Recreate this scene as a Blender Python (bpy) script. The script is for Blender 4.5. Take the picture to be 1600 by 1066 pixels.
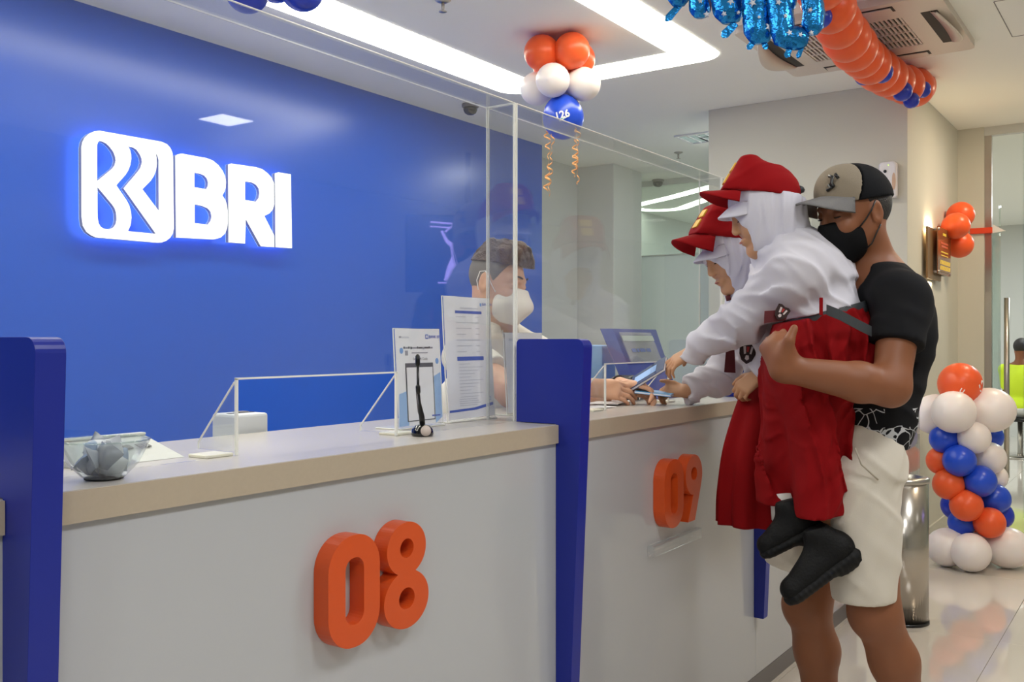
import bpy, bmesh, math, random
import numpy as np
from mathutils import Vector, Matrix

for _o in list(bpy.data.objects):
    bpy.data.objects.remove(_o)
scene = bpy.context.scene
COL = scene.collection
random.seed(7)

# ------------------------------------------------------------------ camera
FPX = 1488.0
YAW = math.radians(34.8)
CAMZ = 1.25
cam_data = bpy.data.cameras.new('camera')
cam_data.sensor_width = 36.0
cam_data.lens = 36.0 * FPX / 1600.0
cam_data.clip_start = 0.05
cam = bpy.data.objects.new('camera', cam_data)
COL.objects.link(cam)
cam.location = (0, 0, CAMZ)
cam.rotation_euler = (math.pi / 2, 0, YAW - math.pi / 2)
scene.camera = cam
# ------------------------------------------------------------------ view + world
vs = scene.view_settings
vs.view_transform = 'Standard'
vs.look = 'None'
vs.gamma = 1.0
vs.use_curve_mapping = False
vs.exposure = 0.10
scene.cycles.diffuse_bounces = 7
world = bpy.data.worlds.new('world')
scene.world = world
world.use_nodes = True
world.node_tree.nodes['Background'].inputs[0].default_value = (0.8, 0.85, 0.9, 1)
world.node_tree.nodes['Background'].inputs[1].default_value = 0.06
RING_E = 11.0        # ceiling light strip
LAMP_W = 18.0       # each lobby ceiling lamp
WARM_W = 13.0       # warm lamps by the entrance

# axes of the view used for measuring: R to the right, D away, Z up
DV = Vector((math.cos(YAW), math.sin(YAW), 0))
RV = Vector((math.sin(YAW), -math.cos(YAW), 0))
ZV = Vector((0, 0, 1))
def ray(u, v):
    return DV + RV * ((u - 800) / FPX) + ZV * ((533 - v) / FPX)
def pt(u, v, t):
    r = ray(u, v) * t
    return Vector((r.x, r.y, r.z + CAMZ))
def on_y(u, v, Y):
    r = ray(u, v); t = Y / r.y
    return Vector((r.x * t, Y, CAMZ + r.z * t))
def on_x(u, v, X):
    r = ray(u, v); t = X / r.x
    return Vector((X, r.y * t, CAMZ + r.z * t))
def dirv(r, z, d):
    return (RV * r + ZV * z + DV * d).normalized()

# ------------------------------------------------------------------ materials
def lin(c):
    return tuple(((x / 255.0) / 12.92 if x / 255.0 <= 0.04045 else ((x / 255.0 + 0.055) / 1.055) ** 2.4) for x in c) + (1.0,)
MATS = {}
def mat(name, rgb, rough=0.5, metal=0.0, spec=0.5, coat=0.0, emit=None, estr=0.0, bump=None, var=None, sss=0.0, sheen=0.0):
    """rgb in 0..255 sRGB; bump=(scale,strength); var=(scale,amount) mottling of the colour"""
    if name in MATS: return MATS[name]
    m = bpy.data.materials.new(name); m.use_nodes = True
    nt = m.node_tree; b = nt.nodes['Principled BSDF']
    b.inputs['Base Color'].default_value = lin(rgb)
    b.inputs['Roughness'].default_value = rough
    b.inputs['Metallic'].default_value = metal
    b.inputs['Specular IOR Level'].default_value = spec
    b.inputs['Coat Weight'].default_value = coat
    b.inputs['Coat Roughness'].default_value = 0.05
    b.inputs['Sheen Weight'].default_value = sheen
    if sss:
        b.inputs['Subsurface Weight'].default_value = sss
        b.inputs['Subsurface Radius'].default_value = (0.012, 0.005, 0.003)
        b.inputs['Subsurface Scale'].default_value = 1.0
    if emit:
        b.inputs['Emission Color'].default_value = lin(emit)
        b.inputs['Emission Strength'].default_value = estr
    tc = nt.nodes.new('ShaderNodeTexCoord')
    if var:
        n = nt.nodes.new('ShaderNodeTexNoise'); n.inputs['Scale'].default_value = var[0]; n.inputs['Detail'].default_value = 4
        nt.links.new(tc.outputs['Object'], n.inputs['Vector'])
        mx = nt.nodes.new('ShaderNodeMix'); mx.data_type = 'RGBA'
        c = lin(rgb); a = var[1]
        mx.inputs[6].default_value = tuple(x * (1 - a) for x in c[:3]) + (1,)
        mx.inputs[7].default_value = tuple(min(1, x * (1 + a)) for x in c[:3]) + (1,)
        nt.links.new(n.outputs['Fac'], mx.inputs[0]); nt.links.new(mx.outputs[2], b.inputs['Base Color'])
    if bump:
        n2 = nt.nodes.new('ShaderNodeTexNoise'); n2.inputs['Scale'].default_value = bump[0]; n2.inputs['Detail'].default_value = 3
        nt.links.new(tc.outputs['Object'], n2.inputs['Vector'])
        bp = nt.nodes.new('ShaderNodeBump'); bp.inputs['Strength'].default_value = bump[1]; bp.inputs['Distance'].default_value = 0.01
        nt.links.new(n2.outputs['Fac'], bp.inputs['Height']); nt.links.new(bp.outputs['Normal'], b.inputs['Normal'])
    MATS[name] = m
    return m
def clear_mat(name, tint=(1, 1, 1), ior=1.49, rough=0.0, milk=0.0, boost=1.0):
    """thin clear sheet: transparent with a Fresnel mirror on top, and a little milky haze"""
    if name in MATS: return MATS[name]
    m = bpy.data.materials.new(name); m.use_nodes = True
    nt = m.node_tree; nt.nodes.clear()
    out = nt.nodes.new('ShaderNodeOutputMaterial')
    tr = nt.nodes.new('ShaderNodeBsdfTransparent'); tr.inputs[0].default_value = tuple(tint) + (1,)
    gl = nt.nodes.new('ShaderNodeBsdfGlossy'); gl.inputs['Roughness'].default_value = rough
    fr = nt.nodes.new('ShaderNodeFresnel'); fr.inputs['IOR'].default_value = ior
    ge = nt.nodes.new('ShaderNodeNewGeometry'); mi = nt.nodes.new('ShaderNodeMix'); mi.data_type = 'FLOAT'
    mi.inputs[2].default_value = ior; mi.inputs[3].default_value = 1.0 / ior      # same mirror on both faces of a thin sheet
    nt.links.new(ge.outputs['Backfacing'], mi.inputs[0]); nt.links.new(mi.outputs[0], fr.inputs['IOR'])
    mu = nt.nodes.new('ShaderNodeMath'); mu.operation = 'MULTIPLY'; mu.inputs[1].default_value = boost; mu.use_clamp = True
    mx = nt.nodes.new('ShaderNodeMixShader')
    nt.links.new(fr.outputs[0], mu.inputs[0]); nt.links.new(mu.outputs[0], mx.inputs[0])
    base = tr
    if milk:
        df = nt.nodes.new('ShaderNodeBsdfDiffuse'); df.inputs[0].default_value = (0.9, 0.93, 0.95, 1)
        m2 = nt.nodes.new('ShaderNodeMixShader'); m2.inputs[0].default_value = milk
        nt.links.new(tr.outputs[0], m2.inputs[1]); nt.links.new(df.outputs[0], m2.inputs[2]); base = m2
    nt.links.new(base.outputs[0], mx.inputs[1]); nt.links.new(gl.outputs[0], mx.inputs[2])
    nt.links.new(mx.outputs[0], out.inputs[0])
    MATS[name] = m
    return m
def emit_mat(name, rgb, strength):
    if name in MATS: return MATS[name]
    m = bpy.data.materials.new(name); m.use_nodes = True
    nt = m.node_tree; nt.nodes.clear()
    out = nt.nodes.new('ShaderNodeOutputMaterial'); e = nt.nodes.new('ShaderNodeEmission')
    e.inputs[0].default_value = lin(rgb); e.inputs[1].default_value = strength
    nt.links.new(e.outputs[0], out.inputs[0]); MATS[name] = m
    return m

M_CEIL = mat('ceiling_paint', (242, 243, 236), 0.75, bump=(60, 0.02))
M_WALL = mat('wall_paint', (206, 205, 193), 0.7, bump=(80, 0.03))
M_WALLG = mat('wall_paint_grey', (205, 207, 203), 0.6)
M_BLUEW = mat('blue_back_painted_glass', (30, 84, 192), 0.24, spec=0.42, var=(0.7, 0.06))
M_TILE = mat('cream_porcelain_tile', (206, 199, 188), 0.07, spec=0.5, coat=0.3, var=(1.5, 0.03))
M_GROUT = mat('grout', (130, 125, 116), 0.8)
M_PANEL = mat('white_gloss_laminate', (186, 188, 192), 0.14, spec=0.45, coat=0.25)
M_SLAB = mat('beige_solid_surface', (184, 170, 150), 0.28, spec=0.5, var=(140, 0.05))
M_SLABTOP = mat('counter_top_painted_sheen', (190, 184, 178), 0.25, spec=0.3)  # same beige slab; reflected light on its top put into a paler colour
M_PLINTH = mat('grey_plinth', (112, 108, 108), 0.4)
M_FIN = mat('deep_blue_lacquer', (26, 42, 146), 0.32, spec=0.4)
M_DIGIT = mat('orange_lacquer', (216, 84, 32), 0.3, spec=0.4)
M_ACR = clear_mat('clear_acrylic', (0.985, 0.99, 0.99), 1.49, 0.015, 0.014, 1.0)
M_ACREDGE = mat('acrylic_polished_edge', (236, 236, 230), 0.2, emit=(235, 236, 228), estr=0.0)
M_GLASS = clear_mat('clear_glass', (0.93, 0.97, 0.95), 1.5, 0.0, 0.0, 1.0)
M_GREENG = clear_mat('greenish_glass', (0.80, 0.88, 0.85), 1.5, 0.0, 0.12, 1.0)
M_FROST = clear_mat('frosted_film', (0.75, 0.82, 0.80), 1.45, 0.25, 0.55, 1.0)
M_WHITE = mat('white_plastic', (232, 232, 230), 0.35)
M_PAPER = mat('white_paper', (236, 236, 242), 0.6)
M_BLACK = mat('black_plastic', (16, 16, 18), 0.28)
M_STEEL = mat('brushed_steel', (188, 184, 178), 0.28, metal=1.0)
M_DARK = mat('dark_recess', (52, 46, 42), 0.7)
M_LIT = emit_mat('lit_diffuser', (255, 252, 236), RING_E)
M_LAMP = emit_mat('lamp_diffuser', (255, 250, 240), 2.5)

# ------------------------------------------------------------------ mesh helpers
def link(name, me, m=None, parent=None):
    o = bpy.data.objects.new(name, me); COL.objects.link(o)
    if m is not None and me is not None: me.materials.append(m)
    if parent is not None: o.parent = parent
    return o
def tag(o, label=None, cat=None, group=None, kind=None):
    if label: o['label'] = label
    if cat: o['category'] = cat
    if group: o['group'] = group
    if kind: o['kind'] = kind
    return o
def thing(name, label, cat, loc=(0, 0, 0), group=None):
    """Empty at the thing's base; parts are given in world coordinates and re-based"""
    e = bpy.data.objects.new(name, None); COL.objects.link(e)
    e.location = loc; e.empty_display_size = 0.05
    return tag(e, label, cat, group)
def meshobj(name, verts, faces, m, parent=None, smooth=False):
    me = bpy.data.meshes.new(name)
    off = Vector((0, 0, 0))
    p = parent
    while p is not None:
        off += Vector(p.location); p = p.parent
    vv = np.asarray([tuple(v) for v in verts], dtype=np.float64).reshape(-1, 3)
    if parent is None:
        org = Vector(((vv[:, 0].min() + vv[:, 0].max()) / 2, (vv[:, 1].min() + vv[:, 1].max()) / 2, vv[:, 2].min()))
        off = org
    me.from_pydata([tuple(v - np.array(off)) for v in vv], [], [tuple(int(i) for i in f) for f in faces])
    if smooth:
        me.polygons.foreach_set('use_smooth', [True] * len(me.polygons))
    me.update()
    o = link(name, me, m, parent)
    if parent is None: o.location = off
    return o
def bm_out(name, bm, m, parent=None, smooth=False):
    bm.verts.index_update()
    vs_ = [v.co.copy() for v in bm.verts]; fs = [[v.index for v in f.verts] for f in bm.faces]
    bm.free()
    return meshobj(name, vs_, fs, m, parent, smooth)
def box_bm(lo, hi, bev=0.0, seg=2, bm=None):
    b = bmesh.new()
    bmesh.ops.create_cube(b, size=1.0)
    for v in b.verts:
        v.co = Vector([lo[i] + (v.co[i] + 0.5) * (hi[i] - lo[i]) for i in range(3)])
    if bev > 0:
        bmesh.ops.bevel(b, geom=list(b.edges), offset=bev, segments=seg, profile=0.5, affect='EDGES')
    return b
def box(name, lo, hi, m, parent=None, bev=0.0, seg=2):
    return bm_out(name, box_bm(lo, hi, bev, seg), m, parent)
def obox(name, c, ax, ay, az, half, m, parent=None, bev=0.0, seg=2):
    """oriented box"""
    b = box_bm((-half[0], -half[1], -half[2]), half, bev, seg)
    for v in b.verts:
        v.co = Vector(c) + Vector(ax) * v.co.x + Vector(ay) * v.co.y + Vector(az) * v.co.z
    return bm_out(name, b, m, parent)
def ngon_tris(loops):
    """2D loops (outer + holes) -> verts2d, triangles"""
    from mathutils.geometry import tessellate_polygon
    vecs = [[Vector((p[0], p[1], 0)) for p in lp] for lp in loops]
    tris = tessellate_polygon(vecs)
    flat = [p for lp in vecs for p in lp]
    return flat, tris
def prism(name, loops, to3, nrm, depth, m, parent=None, bev=0.0):
    """loops of 2D points, to3 maps 2D -> 3D front face, extruded by depth along nrm (back)"""
    flat, tris = ngon_tris(loops)
    n = len(flat)
    F = [Vector(to3(p.x, p.y)) for p in flat]
    nb = Vector(nrm) * depth
    verts = F + [p + nb for p in F]
    # orientation
    a, b, c = tris[0]
    faces = []
    for a, b, c in tris:
        nn = (F[b] - F[a]).cross(F[c] - F[a])
        if nn.dot(nb) > 0: a, b, c = a, c, b
        faces.append((a, b, c)); faces.append((a + n, c + n, b + n))
    i0 = 0
    for li, lp in enumerate(loops):
        k = len(lp)
        area = sum(lp[i][0] * lp[(i + 1) % k][1] - lp[(i + 1) % k][0] * lp[i][1] for i in range(k))
        for i in range(k):
            a, b = i0 + i, i0 + (i + 1) % k
            faces.append((a, b, b + n, a + n))
        i0 += k
    o = meshobj(name, verts, faces, m, parent)
    b_ = bmesh.new(); b_.from_mesh(o.data)
    bmesh.ops.recalc_face_normals(b_, faces=b_.faces)
    b_.to_mesh(o.data); b_.free()
    return o
def tube_data(path, rad, seg=10, closed=False, cap=True):
    P = [Vector(p) for p in path]; n = len(P)
    rr = rad if isinstance(rad, (list, tuple)) else [rad] * n
    V, F = [], []
    up = None
    for i in range(n):
        if closed: tg = P[(i + 1) % n] - P[i - 1]
        else: tg = (P[min(i + 1, n - 1)] - P[max(i - 1, 0)])
        tg.normalize()
        if up is None:
            up = Vector((0, 0, 1)) if abs(tg.z) < 0.9 else Vector((1, 0, 0))
        s = tg.cross(up)
        if s.length < 1e-6: s = tg.cross(Vector((0.3, 1, 0.2)))
        s.normalize(); up = s.cross(tg).normalized()
        for j in range(seg):
            a = 2 * math.pi * j / seg
            V.append(P[i] + (s * math.cos(a) + up * math.sin(a)) * rr[i])
    rng = n if closed else n - 1
    for i in range(rng):
        for j in range(seg):
            a = i * seg + j; b = i * seg + (j + 1) % seg
            c = ((i + 1) % n) * seg + (j + 1) % seg; d = ((i + 1) % n) * seg + j
            F.append((a, b, c, d))
    if cap and not closed:
        F.append(tuple(range(seg - 1, -1, -1))); F.append(tuple((n - 1) * seg + j for j in range(seg)))
    return V, F
def tube(name, path, rad, m, parent=None, seg=10, closed=False, smooth=True):
    V, F = tube_data(path, rad, seg, closed)
    return meshobj(name, V, F, m, parent, smooth)
def lathe(name, prof, c, m, parent=None, seg=32, axis=(0, 0, 1), smooth=True):
    az = Vector(axis).normalized()
    ax = az.cross(Vector((0, 1, 0)) if abs(az.y) < 0.9 else Vector((1, 0, 0))).normalized(); ay = az.cross(ax)
    V, F = [], []
    for r, z in prof:
        for j in range(seg):
            a = 2 * math.pi * j / seg
            V.append(Vector(c) + ax * (r * math.cos(a)) + ay * (r * math.sin(a)) + az * z)
    for i in range(len(prof) - 1):
        for j in range(seg):
            F.append((i * seg + j, i * seg + (j + 1) % seg, (i + 1) * seg + (j + 1) % seg, (i + 1) * seg + j))
    if prof[0][0] > 1e-5: F.append(tuple(range(seg - 1, -1, -1)))
    if prof[-1][0] > 1e-5: F.append(tuple((len(prof) - 1) * seg + j for j in range(seg)))
    return meshobj(name, V, F, m, parent, smooth)
def merge(name, parts, m, parent=None, smooth=False):
    V, F = [], []
    for v, f in parts:
        k = len(V); V += list(v); F += [tuple(i + k for i in q) for q in f]
    return meshobj(name, V, F, m, parent, smooth)
def text_mesh(name, s, org, ax, ay, size, m, parent=None, ext=0.0008, align='LEFT', bold=0.0, shear=0.0):
    cu = bpy.data.curves.new(name, 'FONT'); cu.body = s; cu.size = 1.0
    cu.align_x = align; cu.offset = bold; cu.shear = shear; cu.resolution_u = 3
    ob = bpy.data.objects.new(name, cu); COL.objects.link(ob)
    dg = bpy.context.evaluated_depsgraph_get()
    me = ob.evaluated_get(dg).to_mesh()
    V = [v.co.copy() for v in me.vertices]; F = [tuple(p.vertices) for p in me.polygons]
    ob.evaluated_get(dg).to_mesh_clear()
    bpy.data.objects.remove(ob); bpy.data.curves.remove(cu)
    ax, ay = Vector(ax), Vector(ay); nz = ax.cross(ay).normalized()
    n = len(V)
    W = [Vector(org) + ax * (v.x * size) + ay * (v.y * size) + nz * ext for v in V]
    return meshobj(name, W, F, m, parent)
def area_light(name, loc, size, power, color=(1, 1, 1), down=(0, 0, -1), parent=None, sy=None):
    ld = bpy.data.lights.new(name, 'AREA'); ld.energy = power; ld.color = color
    ld.size = size
    if sy: ld.shape = 'RECTANGLE'; ld.size_y = sy
    o = bpy.data.objects.new(name, ld); COL.objects.link(o); o.location = loc
    o.rotation_euler = Vector(down).to_track_quat('-Z', 'Y').to_euler()
    return o

# ------------------------------------------------------------------ the room
ZC = 2.76            # ceiling
YF = 1.215           # counter front
YB = 1.65            # counter back
YS = 1.34            # acrylic sheet
YW = 4.0             # blue wall
XE = 5.85            # pillar block face
def struct(o):
    o['kind'] = 'structure'; return o
fl = struct(box('floor', (-4.0, -4.0, -0.06), (14.0, 5.2, -0.004), M_GROUT))
tile_me = None
TX, TY = 1.2, 0.6
gx = [(-1.6 + TX * i) for i in range(14)]
gy = [0.595 + TY * j for j in range(-6, 6)]
for x in gx:
    for y in gy:
        if x + TX < -1.5 or x > 13.2: continue
        if tile_me is None:
            b = box_bm((0.0009, 0.0009, -0.008), (TX - 0.0009, TY - 0.0009, 0.0), 0.0008, 1)
            tile_me = bpy.data.meshes.new('tile'); b.to_mesh(tile_me); b.free(); tile_me.materials.append(M_TILE)
        o = bpy.data.objects.new('tile', tile_me); COL.objects.link(o); o.parent = fl
        o.location = Vector((x, y, 0)) - fl.location
struct(box('ceiling', (-4.0, -4.0, ZC), (14.0, 5.2, ZC + 0.08), M_CEIL))
struct(box('wall_blue', (-4.0, YW, 0), (6.16, YW + 0.12, ZC), M_BLUEW))
struct(box('wall_recess', (6.0, 4.27, 0), (8.15, 4.4, ZC), M_WALLG))
struct(box('wall_column', (7.14, 3.91, 0), (7.66, 4.27, ZC), M_WALLG, bev=0.004))
struct(box('wall_pillar', (XE, 1.27, 0), (7.46, 2.5, ZC), M_WALL, bev=0.003))
struct(box('wall_behind', (-4.0, -4.1, 0), (14.0, -4.0, ZC), M_WALL))
struct(box('wall_start', (-4.1, -4.0, 0), (-4.0, 5.2, ZC), M_WALL))
struct(box('wall_far', (13.9, -4.0, 0), (14.0, 5.2, ZC), M_WALLG))
struct(box('wall_office', (7.46, 5.1, 0), (14.0, 5.2, ZC), M_WALLG))
# skirting on the pillar
struct(box('baseboard_pillar', (XE, 1.258, 0), (7.46, 1.27, 0.08), M_WALL))

# glass partition past the teller area
gp = struct(tag(bpy.data.objects.new('window_1', None), None)); COL.objects.link(gp); gp.location = (8.15, 3.2, 0)
for y0, y1 in ((2.5, 3.3), (3.31, 4.27)):
    box('pane', (8.145, y0, 0.0), (8.155, y1, 2.05), M_FROST, gp)
    box('upper_pane', (8.145, y0, 2.06), (8.155, y1, ZC - 0.05), M_GREENG, gp)
box('head_rail', (8.12, 2.5, ZC - 0.05), (8.18, 4.27, ZC), M_WALLG, gp)
box('mid_rail', (8.135, 2.5, 2.05), (8.165, 4.27, 2.06), M_WALLG, gp)
struct(box('wall_beyond', (7.46, 2.3, 0), (8.2, 2.5, ZC), M_WALLG))

# glass entrance beside the pillar
gd = struct(tag(bpy.data.objects.new('window_2', None), None)); COL.objects.link(gd); gd.location = (7.46, 0.5, 0)
box('jamb', (7.42, 1.10, 0), (7.50, 1.27, ZC), M_WALL, gd)
box('frame_stile', (7.44, 1.055, 0), (7.48, 1.10, ZC - 0.06), M_STEEL, gd)
box('head_rail', (7.43, -1.2, ZC - 0.06), (7.49, 1.10, ZC), M_WALLG, gd)
box('pane', (7.455, -1.2, 0.02), (7.465, 0.86, ZC - 0.06), M_GLASS, gd)

# ------------------------------------------------------------------ ceiling lights and fixtures
def rrect(x0, y0, x1, y1, r, n=8):
    P = []
    for cx, cy, a0 in ((x1 - r, y1 - r, 0), (x0 + r, y1 - r, 90), (x0 + r, y0 + r, 180), (x1 - r, y0 + r, 270)):
        for i in range(n + 1):
            a = math.radians(a0 + 90.0 * i / n)
            P.append((cx + r * math.cos(a), cy + r * math.sin(a)))
    return P
RX0, RX1, RY0, RY1 = -0.9, 4.80, 1.95, 3.345
rl = thing('ceiling_light', 'large rounded rectangular ring of white light set in the ceiling above the tellers', 'ceiling light', (2.0, 2.6, ZC))
prism('diffuser', [rrect(RX0, RY0, RX1, RY1, 0.13), rrect(RX0 + 0.24, RY0 + 0.22, RX1 - 0.24, RY1 - 0.285, 0.012, 2)],
      lambda x, y: (x, y, ZC - 0.004), (0, 0, 1), 0.004, M_LIT, rl)
def ribbon_flat(path, w, z, th, name, m, parent):
    V, F = [], []
    n = len(path)
    for i, p in enumerate(path):
        a = Vector(path[i - 1]); b = Vector(path[(i + 1) % n])
        t = (b - a).normalized(); s = Vector((-t.y, t.x))
        for zz in (z, z + th):
            V.append((p[0] + s.x * w / 2, p[1] + s.y * w / 2, zz)); V.append((p[0] - s.x * w / 2, p[1] - s.y * w / 2, zz))
    for i in range(n):
        j = (i + 1) % n
        for q in ((0, 1), (1, 3), (3, 2), (2, 0)):
            F.append((i * 4 + q[0], i * 4 + q[1], j * 4 + q[1], j * 4 + q[0]))
    return meshobj(name, V, F, m, parent)
def smooth_loop(pts, n=6):
    out = []
    k = len(pts)
    for i in range(k):
        p0, p1, p2, p3 = [Vector(pts[(i + j - 1) % k]) for j in range(4)]
        for s in range(n):
            t = s / n
            out.append(0.5 * ((2 * p1) + (-p0 + p2) * t + (2 * p0 - 5 * p1 + 4 * p2 - p3) * t * t + (-p0 + 3 * p1 - 3 * p2 + p3) * t ** 3))
    return out
ol = thing('ceiling_light', 'slender looped strip of white light in the ceiling beyond the glass partition', 'ceiling light', (9.4, 4.3, ZC))
ribbon_flat(smooth_loop([(8.62, 3.45), (9.15, 4.32), (9.55, 4.98), (9.9, 4.98), (10.02, 4.68), (9.75, 4.35), (9.25, 3.8), (8.95, 3.3)]), 0.13, ZC - 0.006, 0.006, 'diffuser', M_LIT, ol)

def lobby_lamp(x, y, label, power=LAMP_W, color=(0.97, 0.985, 1), size=0.6, m=None):
    t = thing('ceiling_lamp', label, 'ceiling lamp', (x, y, ZC), 'square lamps in the hall ceiling')
    h = size / 2
    prism('frame', [rrect(x - h - 0.02, y - h - 0.02, x + h + 0.02, y + h + 0.02, 0.01, 2), rrect(x - h, y - h, x + h, y + h, 0.008, 2)],
          lambda a, b: (a, b, ZC - 0.008), (0, 0, 1), 0.008, M_WHITE, t)
    box('diffuser', (x - h, y - h, ZC - 0.005), (x + h, y + h, ZC - 0.001), m or M_LAMP, t)
    l = area_light('lamp_glow', (0, 0, -0.012), size, power, color); l.parent = t
    return t
for x in (-2.2, -0.4, 1.4, 3.2):
    lobby_lamp(x, -0.42, 'square white lamp in the hall ceiling outside the picture', LAMP_W, (0.97, 0.985, 1), 0.5)
for x in (-1.3, 0.2, 1.9, 4.2):
    lobby_lamp(x, -2.6, 'small white lamp at the back of the hall ceiling, outside the picture', 1.6, (0.97, 0.985, 1), 0.26)
# warm lamps by the entrance, and cool ones in the rooms beyond
M_WARM = emit_mat('warm_diffuser', (255, 205, 150), 5.0)
for wx, wy in ((6.5, 0.45), (4.9, -0.3)):
    lobby_lamp(wx, wy, 'warm square lamp in the hall ceiling near the glass entrance', WARM_W, (1, 0.80, 0.58), 0.25, M_WARM)
for wx, wy in ((9.5, 0.0), (11.8, 0.6), (11.2, 3.6)):
    lobby_lamp(wx, wy, 'square cool lamp in the ceiling of the room beyond the glass', 40, (0.93, 0.98, 1), 0.4)
lobby_lamp(6.7, 2.74, 'square cool lamp in the passage ceiling behind the pillar', 10, (0.93, 0.98, 1), 0.25)  # added lamp, kept out of view by the pillar, lights the passage

# small recessed panel, sprinklers, domes
def ceil_pt(u, v):
    r = ray(u, v); t = (ZC - CAMZ) / r.z
    return Vector((r.x * t, r.y * t, ZC))
c = ceil_pt(1098, 214)
t = thing('recessed_lamp', 'small recessed square lamp with mirrored reflector beside the pillar', 'ceiling lamp', c)
M_MIRROR = mat('mirror_reflector', (220, 222, 235), 0.15, metal=1.0)
prism('frame', [rrect(c.x - 0.16, c.y - 0.16, c.x + 0.16, c.y + 0.16, 0.01, 2), rrect(c.x - 0.14, c.y - 0.14, c.x + 0.14, c.y + 0.14, 0.006, 2)],
      lambda a, b: (a, b, ZC - 0.012), (0, 0, 1), 0.012, M_WHITE, t)
box('reflector', (c.x - 0.14, c.y - 0.14, ZC - 0.008), (c.x + 0.14, c.y + 0.14, ZC - 0.004), M_MIRROR, t)
for k in (-1, 0, 1):
    box('louvre', (c.x - 0.14, c.y + k * 0.07 - 0.003, ZC - 0.011), (c.x + 0.14, c.y + k * 0.07 + 0.003, ZC - 0.0045), M_WHITE, t)
for (u, v, lab) in ((1060, 238, 'chrome ceiling sprinkler over the far end of the acrylic screens'), (692, 0, 'chrome ceiling sprinkler inside the ring of light'),):
    c = ceil_pt(u, v)
    t = thing('sprinkler', lab, 'sprinkler', c)
    lathe('escutcheon', [(0.035, 0), (0.035, -0.004), (0.02, -0.012), (0.012, -0.014)], c, M_STEEL, t, 20)
    lathe('stem', [(0.008, -0.012), (0.008, -0.035), (0.005, -0.05)], c, M_STEEL, t, 12)
    lathe('deflector', [(0.0, -0.05), (0.018, -0.05), (0.018, -0.053), (0.0, -0.053)], c, M_STEEL, t, 16)
M_DOME = mat('smoked_dome', (22, 22, 26), 0.08, coat=0.5)
for (u, v, lab) in ((735, 163, 'dark dome camera on the ceiling above the blue wall'), (1028, 281, 'dark dome camera on the ceiling before the glass partition')):
    c = ceil_pt(u, v)
    t = thing('dome_camera', lab, 'camera', c)
    lathe('mount', [(0.055, 0), (0.055, -0.018), (0.05, -0.022)], c, M_PLINTH, t, 24)
    lathe('dome', [(0.047, -0.02), (0.045, -0.038), (0.036, -0.056), (0.02, -0.066), (0.0, -0.07)], c, M_DOME, t, 24)

# ceiling cassette air conditioner
ac = thing('air_conditioner', 'white square ceiling cassette air conditioner with brown slotted grille', 'air conditioner', (4.82, 1.28, ZC))
M_ACP = mat('ac_plastic', (214, 204, 192), 0.45)
AX0, AX1, AY0, AY1 = 4.36, 5.28, 0.82, 1.74
zc = ZC - 0.035
prism('panel', [rrect(AX0, AY0, AX1, AY1, 0.04, 5), rrect(4.57, 1.02, 5.06, 1.55, 0.02, 3)], lambda x, y: (x, y, zc), (0, 0, 1), 0.035, M_ACP, ac)
box('filter_recess', (4.57, 1.02, ZC - 0.012), (5.06, 1.55, ZC - 0.002), M_DARK, ac)
for k in range(5):
    x = 4.575 + k * (0.48 / 4)
    box('grille_bar', (x - 0.006, 1.02, zc + 0.001), (x + 0.006, 1.55, zc + 0.012), M_ACP, ac)
sl = None
for k in range(26):
    y = 1.03 + k * 0.0205
    if sl is None:
        sl = box('grille_slat', (4.57, y - 0.0048, zc + 0.003), (5.06, y + 0.0048, zc + 0.011), M_ACP, ac)
        y00 = y
    else:
        o = sl.copy(); COL.objects.link(o); o.location = Vector(sl.location) + Vector((0, y - y00, 0))
# outlet slots and open flaps along the four sides
for (a, b, c_, d) in ((4.56, 0.865, 5.08, 0.935), (4.56, 1.625, 5.08, 1.695)):
    box('outlet', (a, b, zc - 0.0015), (c_, d, zc + 0.004), M_DARK, ac, 0.0)
    fv = []
    n = 14
    mid = (b + d) / 2; sgn = -1 if mid < 1.2 else 1
    V, F = [], []
    for i in range(n + 1):
        s = i / n; x = a + (c_ - a) * s
        bow = math.sin(math.pi * s)
        y0 = mid + sgn * (0.005 + 0.012 * bow); z0 = zc - 0.004 - 0.006 * bow
        y1 = mid + sgn * (0.03 + 0.055 * bow); z1 = zc - 0.012 - 0.045 * bow
        V += [(x, y0, z0), (x, y1, z1), (x, y1 + 0.004 * sgn, z1 + 0.004), (x, y0 + 0.004 * sgn, z0 + 0.004)]
    for i in range(n):
        for q in range(4):
            F.append((i * 4 + q, i * 4 + (q + 1) % 4, (i + 1) * 4 + (q + 1) % 4, (i + 1) * 4 + q))
    meshobj('flap', V, F, M_ACP, ac, True)
for (a, b, c_, d) in ((4.40, 1.02, 4.47, 1.55), (5.17, 1.02, 5.24, 1.55)):
    box('outlet', (a, b, zc - 0.0015), (c_, d, zc + 0.004), M_DARK, ac)
    box('flap', (a + 0.01, b + 0.01, zc - 0.008), (c_ - 0.004, d - 0.01, zc - 0.002), M_ACP, ac, 0.002)
# access hatch outline
box_h = prism('ceiling_hatch', [rrect(4.7, 0.18, 5.3, 0.66, 0.004, 1), rrect(4.704, 0.184, 5.296, 0.656, 0.004, 1)], lambda x, y: (x, y, ZC - 0.0015), (0, 0, 1), 0.0015, M_PLINTH)
tag(box_h, 'thin outline of an access hatch in the ceiling by the air conditioner', 'ceiling hatch')

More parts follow.
